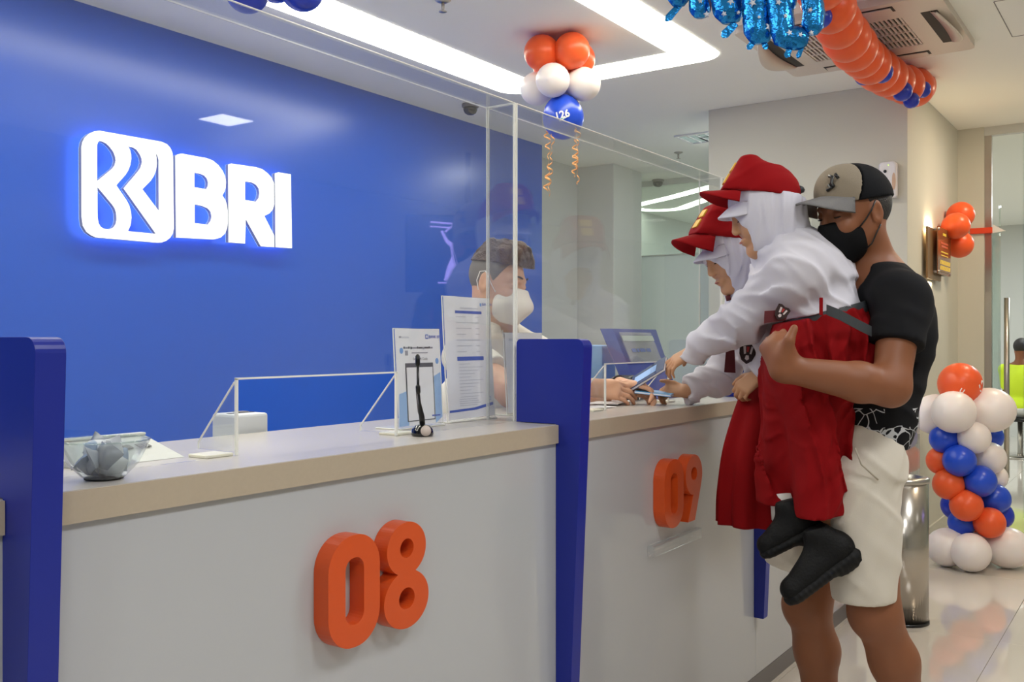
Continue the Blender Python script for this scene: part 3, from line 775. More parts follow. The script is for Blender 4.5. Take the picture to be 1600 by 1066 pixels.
# ------------------------------------------------------------------ balloons
M_BOR = mat('orange_latex', (240, 98, 48), 0.33, spec=0.4, sss=0.15)
M_BWH = mat('white_latex', (240, 232, 228), 0.3, spec=0.4, sss=0.15)
M_BBL = mat('blue_latex', (34, 78, 206), 0.28, spec=0.5)
M_BDB = mat('dark_blue_latex', (30, 54, 178), 0.3, spec=0.5)
def balloon_mesh(name, m):
    V, F = [], []
    prof = []
    n = 16
    for i in range(n + 1):
        a = math.pi * i / n
        z = math.cos(a); r = math.sin(a)
        if z < 0: z *= 1.08; r *= 1 - 0.10 * (1 - r)
        prof.append((r, z))
    prof += [(0.05, -1.10), (0.10, -1.16), (0.0, -1.16)]
    seg = 24
    for r, z in prof:
        for j in range(seg):
            a = 2 * math.pi * j / seg
            V.append((r * math.cos(a), r * math.sin(a), z))
    for i in range(len(prof) - 1):
        for j in range(seg):
            F.append((i * seg + j, (i + 1) * seg + j, (i + 1) * seg + (j + 1) % seg, i * seg + (j + 1) % seg))
    me = bpy.data.meshes.new(name); me.from_pydata(V, [], F)
    me.polygons.foreach_set('use_smooth', [True] * len(me.polygons)); me.materials.append(m); me.update()
    return me
BM = {'o': balloon_mesh('balloon_orange', M_BOR), 'w': balloon_mesh('balloon_white', M_BWH), 'b': balloon_mesh('balloon_blue', M_BBL), 'd': balloon_mesh('balloon_dark_blue', M_BDB)}
def balloon(parent, kind, p, r, out=(0, 0, 1), stretch=1.0, name='balloon'):
    """out = direction of the round end"""
    o = bpy.data.objects.new(name, BM[kind]); COL.objects.link(o)
    o.rotation_euler = Vector(out).to_track_quat('Z', 'Y').to_euler()
    o.scale = (r, r, r * stretch)
    o.parent = parent
    o.location = Vector(p) - Vector(parent.location)
    return o
def print_on(parent, s, c, r, nrm, size, m, name='print', rows=None, tilt=0.0):
    """lettering wrapped on a ball"""
    n = Vector(nrm).normalized(); ax = ZV.cross(n).normalized(); ay = n.cross(ax)
    ax2 = ax * math.cos(tilt) + ay * math.sin(tilt); ay2 = n.cross(ax2)
    o = text_mesh(name, s, (0, 0, 0), (1, 0, 0), (0, 1, 0), size, m, None, 0.0, 'CENTER', 0.03)
    loc = Vector(o.location)
    P = []
    for v in o.data.vertices:
        q = v.co + loc; d = (n * r + ax2 * q.x + ay2 * q.y).normalized()
        P.append(Vector(c) + d * (r * 1.012))
    F = [tuple(p.vertices) for p in o.data.polygons]
    bpy.data.objects.remove(o)
    return meshobj(name, P, F, m, parent)
M_PRW = mat('print_white', (245, 245, 245), 0.5)
M_PRG = mat('print_green', (90, 200, 160), 0.5)
# cluster under the ring of light
C0 = ceil_pt(875, 58)
tc_ = 4.77
clu = thing('balloon_cluster', 'ceiling cluster of orange, white and one blue balloon with curled ribbons', 'balloons', C0)
for k in range(4):
    a = math.radians(45 + 90 * k) + 0.35
    d = Vector((math.cos(a), math.sin(a), 0))
    balloon(clu, 'o', C0 + d * 0.105 + Vector((0, 0, -0.095)), 0.088, (d.x, d.y, 0.35), 1.02)
    a += 0.7; d = Vector((math.cos(a), math.sin(a), 0))
    balloon(clu, 'w', C0 + d * 0.120 + Vector((0, 0, -0.245)), 0.083, (d.x, d.y, -0.2), 1.03)
cb = pt(880, 184, 4.70)
bb = balloon(clu, 'b', cb, 0.102, (0.05, -0.05, -1), 1.05)
print_on(clu, '126', cb, 0.1045, -ray(897, 172), 0.052, M_PRW, 'print_number', tilt=0.25)
print_on(clu, '_', cb, 0.1045, -ray(904, 178), 0.03, M_PRG, 'print_line')
print_on(clu, '__', cb, 0.1045, -ray(891, 174), 0.045, M_PRW, 'print_line', tilt=0.5)
M_RIB = mat('gold_ribbon', (238, 168, 96), 0.35, metal=0.15)
def curl(parent, top, straight, length, rad, turns, ph=0.0):
    P = [Vector(top), Vector(top) + Vector((0, 0, -straight))]
    n = turns * 9
    for i in range(1, n + 1):
        s = i / n; a = ph + s * turns * 2 * math.pi
        rr = rad * (0.6 + 0.4 * math.sin(9 * s + ph))
        P.append(Vector(top) + RV * (rr * math.cos(a) + 0.012 * math.sin(3 * s + ph)) + DV * (rr * math.sin(a)) + Vector((0, 0, -straight - s * length)))
    V, F = [], []
    for i, p in enumerate(P):
        w = 0.0042
        V += [p + ZV * w, p - ZV * w, p - ZV * w + DV * 0.0006, p + ZV * w + DV * 0.0006]
    for i in range(len(P) - 1):
        for q in range(4):
            F.append((i * 4 + q, i * 4 + (q + 1) % 4, i * 4 + 4 + (q + 1) % 4, i * 4 + 4 + q))
    return meshobj('ribbon', V, F, M_RIB, parent, True)
for (u, v0, v1, v2, ph) in ((853, 158, 205, 300, 0.2), (862, 165, 210, 306, 2.4), (899, 155, 200, 276, 1.0), (902, 162, 205, 288, 4.0)):
    k = 4.62 / FPX
    curl(clu, pt(u, v0, 4.60), (v1 - v0) * k, (v2 - v1) * k, 0.017, 6, ph)
# blue balloons at the top left
C1 = ceil_pt(455, -120) ; C1 = Vector((2.62, 2.86, ZC))
cl2 = thing('balloon_cluster', 'cluster of blue balloons on the ceiling over the logo', 'balloons', C1)
balloon(cl2, 'd', pt(386, -14, 3.6), 0.083, (0, 0, -1), 1.0)
balloon(cl2, 'd', pt(472, -18, 3.6), 0.085, (0.3, 0, -1), 1.0)
balloon(cl2, 'd', pt(430, -30, 3.78), 0.085, (0.3, 0.5, -0.7), 1.0)
balloon(cl2, 'w', pt(428, -62, 3.55), 0.075, (0.3, -0.5, 0.2), 1.0)
tube('string', [Vector(C1), pt(430, -40, 3.62)], 0.0012, M_RIB, cl2, 5)

# orange garland along the ceiling
gpath = [pt(*q) for q in ((1266, -70, 3.40), (1300, 18, 3.75), (1316, 50, 3.97), (1340, 82, 4.30), (1372, 110, 4.70), (1404, 130, 5.05), (1430, 137, 5.30))]
gA, gB = gpath[0], gpath[-1]
ga = thing('balloon_garland', 'hanging garland of orange balloons with small blue ones', 'balloons', (gB.x, gB.y, gB.z))
glen = [0.0]
for a, b in zip(gpath[:-1], gpath[1:]): glen.append(glen[-1] + (b - a).length)
N = 12
for i in range(N + 1):
    d_ = glen[-1] * i / N
    k = max(q for q in range(len(gpath) - 1) if glen[q] <= d_ + 1e-6)
    p = gpath[k].lerp(gpath[k + 1], (d_ - glen[k]) / (glen[k + 1] - glen[k]))
    balloon(ga, 'o', p, 0.100 + 0.004 * math.sin(i * 1.7), (-DV * 0.5 - ZV * 0.85), 1.05)
    sd = RV * (1 if i % 2 else -1)
    balloon(ga, 'o', p + ZV * 0.045 + sd * 0.025 + DV * 0.05, 0.078, ZV + sd * 0.8, 1.0)
for (u, v, t_, r) in ((1283, 27, 3.66, 0.042), (1350, 119, 4.61, 0.044), (1378, 113, 4.57, 0.052), (1410, 143, 4.93, 0.050), (1441, 140, 5.22, 0.046), (1424, 157, 5.09, 0.042)):
    balloon(ga, 'd', pt(u, v, t_), r, -DV, 1.0, 'small_balloon')
balloon(ga, 'o', pt(1434, 136, 5.5), 0.100, (0.3, -0.6, 0.3), 1.0)
tube('hook', [gB + ZV * 0.03, Vector((gB.x, gB.y, ZC - 0.001))], 0.004, M_STEEL, ga, 8)
tube('string', [gA, Vector((gA.x, gA.y, ZC - 0.001))], 0.002, M_RIB, ga, 5)

# blue foil letters hanging in a row
M_FOIL = mat('blue_foil', (40, 140, 214), 0.22, metal=0.85, bump=(28, 0.9), var=(9, 0.25))
M_STAR = mat('silver_star', (206, 208, 214), 0.35, metal=0.5)
def foil(label, strokes, tails, stars, t_):
    """puffy foil letter: strokes = list of (pixel path, half width px); seam flange round each stroke"""
    k = t_ / FPX
    p0 = strokes[0][0][0]
    top = pt(p0[0], min(p[1] for st in strokes for p in st[0]), t_)
    t = thing('foil_balloon', label, 'foil balloon', top, 'blue foil letter balloons')
    for path, hw in strokes:
        P = [pt(u, v, t_) for u, v in path]
        # resample
        Q = []
        for a, b in zip(P[:-1], P[1:]):
            m_ = max(2, int((b - a).length / 0.012))
            Q += [a.lerp(b, i / m_) for i in range(m_)]
        Q.append(P[-1])
        n = len(Q); seg = 16
        V, F = [], []
        for i, q in enumerate(Q):
            tg = (Q[min(i + 1, n - 1)] - Q[max(i - 1, 0)]).normalized()
            s_ = tg.cross(DV).normalized()
            e = min(1.0, (min(i, n - 1 - i) * 0.012) / (hw * k) + 0.25) ** 0.5
            for j in range(seg):
                a = 2 * math.pi * j / seg
                wr = 1 + 0.05 * math.sin(i * 1.9 + j * 2.1) + 0.04 * math.sin(i * 0.9 - j * 3)
                cr, sr = math.cos(a), math.sin(a)
                flange = 1.18 if abs(cr) > 0.98 else 1.0
                V.append(q + s_ * (hw * k * e * cr * flange * (1 + 0.02 * math.sin(i * 2.7))) + DV * (hw * k * 0.75 * e * sr * wr))
        for i in range(n - 1):
            for j in range(seg):
                F.append((i * seg + j, i * seg + (j + 1) % seg, (i + 1) * seg + (j + 1) % seg, (i + 1) * seg + j))
        F.append(tuple(range(seg - 1, -1, -1))); F.append(tuple((n - 1) * seg + j for j in range(seg)))
        meshobj('foil_body', V, F, M_FOIL, t, True)
    for (u0, v0, u1, v1, w) in tails:
        a, b = pt(u0, v0, t_), pt(u1, v1, t_)
        tg = (b - a).normalized(); s_ = tg.cross(DV).normalized()
        L = (b - a).length
        out_ = [(0, -w * k * 0.8), (L * 0.8, -w * k), (L, -w * k * 0.3), (L, w * k * 0.3), (L * 0.8, w * k), (0, w * k * 0.8)]
        prism('tail', [out_], lambda x, y, a=a, tg=tg, s_=s_: a + tg * x + s_ * y, DV, 0.0015, M_FOIL, t)
    for (u, v, r) in stars:
        # lie on the front of the tube
        hw = max(h for _, h in strokes)
        c_ = pt(u, v, t_) - DV * (hw * k * 0.80)
        out_ = [((r if i % 2 == 0 else r * 0.45) * k * math.sin(i * math.pi / 5 + u), (r if i % 2 == 0 else r * 0.45) * k * math.cos(i * math.pi / 5 + u)) for i in range(10)]
        prism('star', [out_], lambda x, y, c_=c_: c_ + RV * x + ZV * y, DV, 0.010, M_STAR, t)
    tube('string', [top, Vector((top.x, top.y, ZC - 0.001))], 0.0012, M_RIB, t, 5)
    return t
foil('blue foil letter balloon at the left end of the row, slanted tail below', [([(1060, -110), (1060, 10)], 15)], [(1062, 8, 1040, 33, 6)], [(1064, 0, 4), (1056, -20, 4)], 3.25)
foil('slim blue foil letter balloon, second from the left of the row', [([(1094, -115), (1094, 28)], 15)], [], [(1092, 6, 4), (1102, 26, 5), (1090, -20, 4)], 3.22)
foil('blue foil letter balloon with one tail, third from the left of the row', [([(1134, -115), (1136, -5), (1142, 36)], 22)], [(1150, 36, 1128, 58, 7)], [(1138, 8, 6), (1128, 27, 4), (1150, 25, 3)], 3.18)
foil('tall blue foil letter balloon with a torn lower end in the middle of the row', [([(1184, -120), (1184, 20), (1188, 68)], 21)], [(1180, 62, 1168, 77, 5), (1192, 62, 1198, 77, 5)], [(1172, 10, 6), (1198, 47, 7), (1182, 32, 3), (1197, 10, 4)], 3.14)
foil('wide looped blue foil letter balloon beside the orange garland', [([(1222, -125), (1218, 0), (1224, 56), (1262, 62)], 17), ([(1222, 20), (1245, -60), (1266, -20), (1272, 20), (1268, 54)], 15)], [(1236, 72, 1228, 90, 5), (1254, 72, 1246, 91, 4)], [(1213, 8, 5), (1224, 29, 4), (1230, 55, 5), (1247, 58, 4), (1264, 55, 4), (1262, 20, 4)], 3.10)

# balloon column by the pillar
ax_ = pt(1518, 880, 5.30); ax_.z = 0
bc_ = thing('balloon_column', 'standing column of white, blue and orange balloons on the floor', 'balloons', ax_)
cols = [  # u, v, kind, radius px, depth offset, stretch
 (1500, 600, 'o', 33, -0.02, 1.0), (1463, 648, 'w', 32, 0.06, 1.1), (1490, 644, 'w', 33, -0.13, 1.05), (1546, 641, 'w', 35, -0.05, 1.1), (1515, 640, 'w', 33, 0.17, 1.05),
 (1476, 686, 'b', 23, -0.02, 1), (1522, 684, 'w', 25, -0.11, 1), (1545, 683, 'b', 22, 0.10, 1),
 (1470, 720, 'o', 22, 0.02, 1), (1499, 720, 'b', 25, -0.11, 1), (1546, 716, 'w', 25, -0.02, 1), (1520, 710, 'o', 22, 0.12, 1),
 (1482, 757, 'o', 24, -0.06, 1), (1531, 752, 'b', 25, -0.11, 1), (1555, 746, 'w', 19, 0.06, 1), (1510, 750, 'w', 22, 0.12, 1),
 (1510, 790, 'o', 25, -0.11, 1), (1554, 780, 'b', 24, -0.02, 1), (1494, 790, 'd', 23, 0.08, 1), (1530, 785, 'w', 22, 0.12, 1),
 (1503, 817, 'b', 21, -0.02, 1), (1546, 817, 'o', 24, -0.11, 1), (1562, 806, 'd', 21, 0.03, 1), (1525, 815, 'o', 20, 0.12, 1),
]
for (u, v, kd, rp, dd, st) in cols:
    tt = 5.30 + dd
    p = pt(u, v, tt); c_ = ax_ + Vector((0, 0, p.z))
    d = (p - c_); d = d.normalized() if d.length > 0.02 else ZV
    if v == 600: d = ZV
    balloon(bc_, kd, p, rp * tt / FPX, d, st)
for (u, dd, rp) in ((1480, -0.02, 30), (1517, -0.14, 30), (1574, -0.06, 32), (1530, 0.16, 30)):
    tt = 5.30 + dd; r = rp * tt / FPX
    p = pt(u, 850, tt); p.z = r * 1.0
    d = p - ax_; d.z = 0
    balloon(bc_, 'w', p, r, d.normalized(), 1.08)
cbp = pt(1500, 600, 5.28)
print_on(bc_, '126', cbp, 33 * 5.28 / FPX, -DV + RV * 1.5 - ZV * 0.25, 0.075, M_PRW, 'print_number', tilt=0.7)
print_on(bc_, 'U', cbp, 33 * 5.28 / FPX, -DV - RV * 0.42 - ZV * 0.42, 0.034, M_PRW, 'print_mark', tilt=-0.5)
for (u, v, tt, r) in ((1496, 722, 5.10, 0.02), (1535, 750, 5.10, 0.018)):
    pass
tube('pole', [ax_ + Vector((0, 0, 0.001)), ax_ + Vector((0, 0, 1.0))], 0.012, M_WHITE, bc_, 10)
# orange trio on the pillar
w3 = Vector((6.86, 1.27, 1.95))
tr3 = thing('balloon_cluster', 'three orange balloons fixed to the pillar wall beside the entrance', 'balloons', w3)
balloon(tr3, 'o', pt(1501, 336, 6.38), 0.088, (0.2, -1, 0.6), 1.0)
balloon(tr3, 'o', pt(1494, 353, 6.20), 0.086, (-0.2, -1, 0), 1.0)
balloon(tr3, 'o', pt(1499, 382, 6.34), 0.090, (0.2, -1, -0.6), 1.0)

# ------------------------------------------------------------------ pillar: plaque, air freshener
pq = thing('wall_plaque', 'bronze plaque under a clear plate lit from behind on the pillar', 'plaque', (6.5, 1.27, 1.63))
M_BRZ = mat('bronze_board', (150, 118, 82), 0.35, metal=0.4)
PX0, PX1, PZ0, PZ1 = 6.235, 6.70, 1.635, 1.955
box('board', (PX0, 1.235, PZ0), (PX1 - 0.06, 1.248, PZ1), M_BRZ, pq, 0.002)
box('cover_plate', (PX0 + 0.14, 1.205, PZ0 + 0.035), (PX1 + 0.09, 1.211, PZ1 + 0.012), mat('amber_plate', (138, 92, 58), 0.12, spec=0.6), pq, 0.001, 1)
for x in (PX0 + 0.16, PX1 + 0.07):
    for z in (PZ0 + 0.05, PZ1 - 0.005):
        lathe('standoff', [(0.0, -0.055), (0.009, -0.055), (0.009, 0.004), (0.0, 0.004)], (x, 1.203, z), M_STEEL, pq, 12, axis=(0, -1, 0))
M_GOLD = mat('gold_print', (246, 214, 84), 0.35, emit=(246, 214, 84), estr=0.1)
M_REDP = mat('red_print', (214, 96, 56), 0.5)
for r_ in range(2):
    for c_ in range(8):
        x = PX0 + 0.21 + c_ * 0.041
        prism('emblem', [[(x, 1.735 - r_ * 0.035), (x + 0.026, 1.735 - r_ * 0.035), (x + 0.034, 1.762 - r_ * 0.035), (x + 0.008, 1.762 - r_ * 0.035)]], lambda a, b: (a, 1.2035, b), (0, 1, 0), 0.0012, M_GOLD, pq)
for (z, w, m_, h_) in ((1.92, 0.10, M_GOLD, 0.016), (1.865, 0.24, M_REDP, 0.012), (1.845, 0.20, M_REDP, 0.012), (1.81, 0.22, M_GOLD, 0.008), (1.79, 0.22, M_GOLD, 0.006), (1.685, 0.26, M_BRZ, 0.008)):
    x = (PX0 + 0.14 + PX1 + 0.09) / 2
    box('print_line', (x - w / 2, 1.2035, z), (x + w / 2, 1.2047, z + h_), m_, pq)
M_LEDW = emit_mat('plaque_led', (255, 214, 150), 14.0)
box('led_strip', (PX0 + 0.05, 1.250, PZ1 - 0.025), (PX1 - 0.1, 1.262, PZ1 - 0.012), M_LEDW, pq)
l = area_light('plaque_glow', (6.42 - pq.location.x, 1.258 - 1.27, PZ1 + 0.01 - 1.63), 0.2, 1.1, (1, 0.80, 0.52), (0, 0.12, 1), sy=0.012); l.parent = pq
l = area_light('plaque_glow', (6.42 - pq.location.x, 1.258 - 1.27, PZ0 - 0.01 - 1.63), 0.2, 0.35, (1, 0.80, 0.52), (0, 0.12, -1), sy=0.012); l.parent = pq

af0 = on_x(1390, 283, XE)
af = thing('air_freshener', 'white oval-sided air freshener dispenser high on the pillar', 'dispenser', (XE, af0.y, af0.z - 0.105))
def af3(a, b): return Vector((XE - 0.055, af0.y - a, af0.z + b))
body = [(-0.045, -0.105), (0.045, -0.105), (0.05, -0.09), (0.05, 0.09), (0.042, 0.105), (-0.042, 0.105), (-0.05, 0.09), (-0.05, -0.09)]
o = prism('body', [body], af3, (1, 0, 0), 0.054, mat('dispenser_white', (226, 224, 228), 0.3), af)
bv = o.modifiers.new('bevel', 'BEVEL'); bv.width = 0.012; bv.segments = 3; bv.limit_method = 'ANGLE'
o = prism('side_inset', [ellip(0.036, -0.012, 0.010, 0.05)[:-1]], lambda a, b: af3(a, b) - Vector((0.003, 0, 0)), (1, 0, 0), 0.006, mat('inset_tan', (206, 172, 146), 0.4), af)
lathe('nozzle', [(0.0, 0.0), (0.009, 0.0), (0.009, 0.005), (0.004, 0.008), (0.0, 0.008)], af3(-0.012, 0.05), M_BLACK, af, 16, axis=(-1, 0, 0))
lathe('indicator', [(0.0, 0.0), (0.0035, 0.0), (0.0035, 0.003), (0.0, 0.003)], af3(0.006, 0.085), emit_mat('led_green', (200, 230, 120), 1.5), af, 10, axis=(-1, 0, 0))

# ------------------------------------------------------------------ steel bin and glass panel
bn = Vector((4.49, 0.995, 0.0))
bin_ = thing('waste_bin', 'tall round brushed steel waste bin with ashtray top', 'bin', bn)
BR = 0.108
lathe('body', [(BR, 0.012), (BR, 0.63)], bn, mat('bin_steel', (186, 180, 172), 0.22, metal=1.0), bin_, 48)
lathe('base_ring', [(BR + 0.003, 0.0), (BR + 0.003, 0.012), (0, 0.012)], bn, M_BLACK, bin_, 48)
lathe('rim', [(BR + 0.001, 0.622), (BR + 0.004, 0.626), (BR + 0.004, 0.642), (BR - 0.02, 0.648), (BR - 0.026, 0.644), (BR - 0.03, 0.60), (0.0, 0.595)], bn, M_STEEL, bin_, 48)
gpn = tag(box('glass_panel', (4.66, 1.235, 0.62), (4.67, 1.60, 1.10), clear_mat('pale_glass', (0.9, 0.9, 0.88), 1.5, 0.0, 0.12, 1.0), None), None)
bpy.data.objects.remove(gpn)
gq = thing('low_glass_panel', 'clear low glass panel on a steel foot beside the pillar behind the man', 'glass panel', (5.55, 1.16, 0))
p0 = on_y(1407, 592, 1.16); 
box('pane', (5.18, 1.155, 0.02), (5.62, 1.165, 1.03), clear_mat('pale_glass', (0.93, 0.92, 0.9), 1.5, 0.0, 0.10, 1.0), gq)
box('foot', (5.18, 1.13, 0.0), (5.62, 1.19, 0.02), M_STEEL, gq, 0.003)

# ------------------------------------------------------------------ entrance beyond: door leaf, handle, sign, desk
dl = struct(tag(bpy.data.objects.new('door_1', None), None)); COL.objects.link(dl); dl.location = (7.5, 0.98, 0)
h1 = on_x(1531, 370, 7.52); h2 = on_x(1556, 600, 7.52)
box('leaf', (7.52, h2.y - 0.02, 0.02), (7.532, h1.y, 2.02), M_GREENG, dl)
box('edge_seal', (7.515, h1.y, 0.02), (7.537, h1.y + 0.014, 2.02), M_BLACK, dl)
hb = on_x(1573, 590, 7.40)
box('slide_edge', (7.447, hb.y + 0.045, 0.02), (7.459, hb.y + 0.055, 2.2), M_GREENG, dl)
tube('pull_handle', [(7.40, hb.y, 0.30), (7.40, hb.y, 1.55)], 0.018, M_STEEL, dl, 14)
for z in (0.5, 1.38):
    tube('handle_bracket', [(7.40, hb.y, z), (7.46, hb.y, z)], 0.009, M_STEEL, dl, 10)
sg0 = on_x(1519, 368, 7.50); sg1 = on_x(1554, 357, 7.50)
sgt = thing('door_closer_sign', 'red bar sign with white end on the door glass', 'sign', (7.46, (sg0.y + sg1.y) / 2, sg0.z))
box('red_face', (7.40, sg1.y, sg0.z), (7.44, sg0.y, sg1.z), mat('sign_red', (232, 74, 40), 0.4), sgt, 0.003)
se = on_x(1574, 364, 7.50)
prism('white_end', [[(sg1.y, sg0.z), (sg1.y, sg1.z + 0.02), (se.y, sg0.z + 0.01)]], lambda y, z: (7.405, y, z), (1, 0, 0), 0.03, M_WHITE, sgt)

fd = thing('reception_desk', 'dark reception desk in the room beyond the glass entrance', 'desk', (12.6, 0.1, 0))
M_DKC = mat('desk_dark', (58, 62, 66), 0.35)
box('body', (12.3, -1.6, 0.06), (12.9, 0.55, 0.92), M_DKC, fd, 0.01)
box('top', (12.26, -1.64, 0.92), (12.94, 0.59, 0.96), mat('desk_pale', (196, 198, 196), 0.3), fd, 0.004)
mo = thing('monitor', 'black monitor standing on the reception desk beyond the entrance', 'monitor', (12.6, 0.30, 0.96))
box('screen', (12.58, 0.12, 1.02), (12.60, 0.5, 1.26), M_BLACK, mo, 0.004)
box('neck', (12.59, 0.29, 0.965), (12.61, 0.33, 1.03), M_BLACK, mo)
box('foot', (12.53, 0.21, 0.9602), (12.67, 0.41, 0.967), M_BLACK, mo, 0.002)

# ------------------------------------------------------------------ television hung in the hall, mirrored in the acrylic screens
tvc = Vector((6.05, -1.95, 1.95))
tvn = Vector((-0.79, 0.61, 0)).normalized(); tva = Vector((0, 0, 1)).cross(tvn)
tv = thing('television', 'television hung from the hall ceiling showing two dancers, seen mirrored in the acrylic', 'television', (tvc.x, tvc.y, ZC))
obox('case', tvc - tvn * 0.03, tva, ZV, tvn, (0.50, 0.31, 0.025), M_BLACK, tv, 0.006)
obox('screen', tvc - tvn * 0.004, tva, ZV, tvn, (0.48, 0.29, 0.002), mat('tv_dark', (10, 12, 40), 0.2, emit=(14, 20, 80), estr=0.6), tv)
tube('hanger', [tvc - tvn * 0.03 + ZV * 0.3, Vector((tvc.x - tvn.x * 0.03, tvc.y - tvn.y * 0.03, ZC - 0.001))], 0.02, M_STEEL, tv, 10)
M_TVF = emit_mat('tv_figure', (190, 170, 255), 5.0)
def tvp(a, b): return tvc + tvn * 0.004 + tva * a + ZV * b
def tv_strip(pts, w, nm='picture_figure'):
    V, F = [], []
    for i, (a, b) in enumerate(pts):
        p, q = pts[max(i - 1, 0)], pts[min(i + 1, len(pts) - 1)]
        d = Vector((q[0] - p[0], q[1] - p[1])).normalized(); s_ = Vector((-d.y, d.x)); ww = w[i] if isinstance(w, list) else w
        V += [tvp(a + s_.x * ww, b + s_.y * ww), tvp(a - s_.x * ww, b - s_.y * ww)]
    for i in range(len(pts) - 1): F.append((2 * i, 2 * i + 1, 2 * i + 3, 2 * i + 2))
    return meshobj(nm, V, F, M_TVF, tv)
for ox in (-0.10, 0.08):
    tv_strip([(ox, -0.22), (ox + 0.01, -0.12), (ox + 0.02, -0.04), (ox + 0.02, 0.05), (ox + 0.02, 0.09)], [0.012, 0.03, 0.028, 0.04, 0.012])
    tv_strip([(ox + 0.10, -0.22), (ox + 0.06, -0.12), (ox + 0.02, -0.03)], [0.012, 0.028, 0.03])
    tv_strip([(ox + 0.03, 0.05), (ox + 0.09, 0.10), (ox + 0.13, 0.18)], [0.02, 0.014, 0.01])
    tv_strip([(ox, 0.05), (ox - 0.05, 0.0), (ox - 0.03, -0.07)], [0.02, 0.013, 0.01])
    tv_strip([(ox + 0.02, 0.10), (ox + 0.02, 0.15)], [0.022, 0.018])
tv_strip([(-0.18, -0.235), (0.24, -0.235)], 0.006); tv_strip([(-0.22, 0.21), (0.30, 0.25)], 0.007); tv_strip([(-0.06, 0.19), (0.30, 0.215)], 0.006); tv_strip([(0.08, 0.27), (0.18, 0.17)], 0.007)

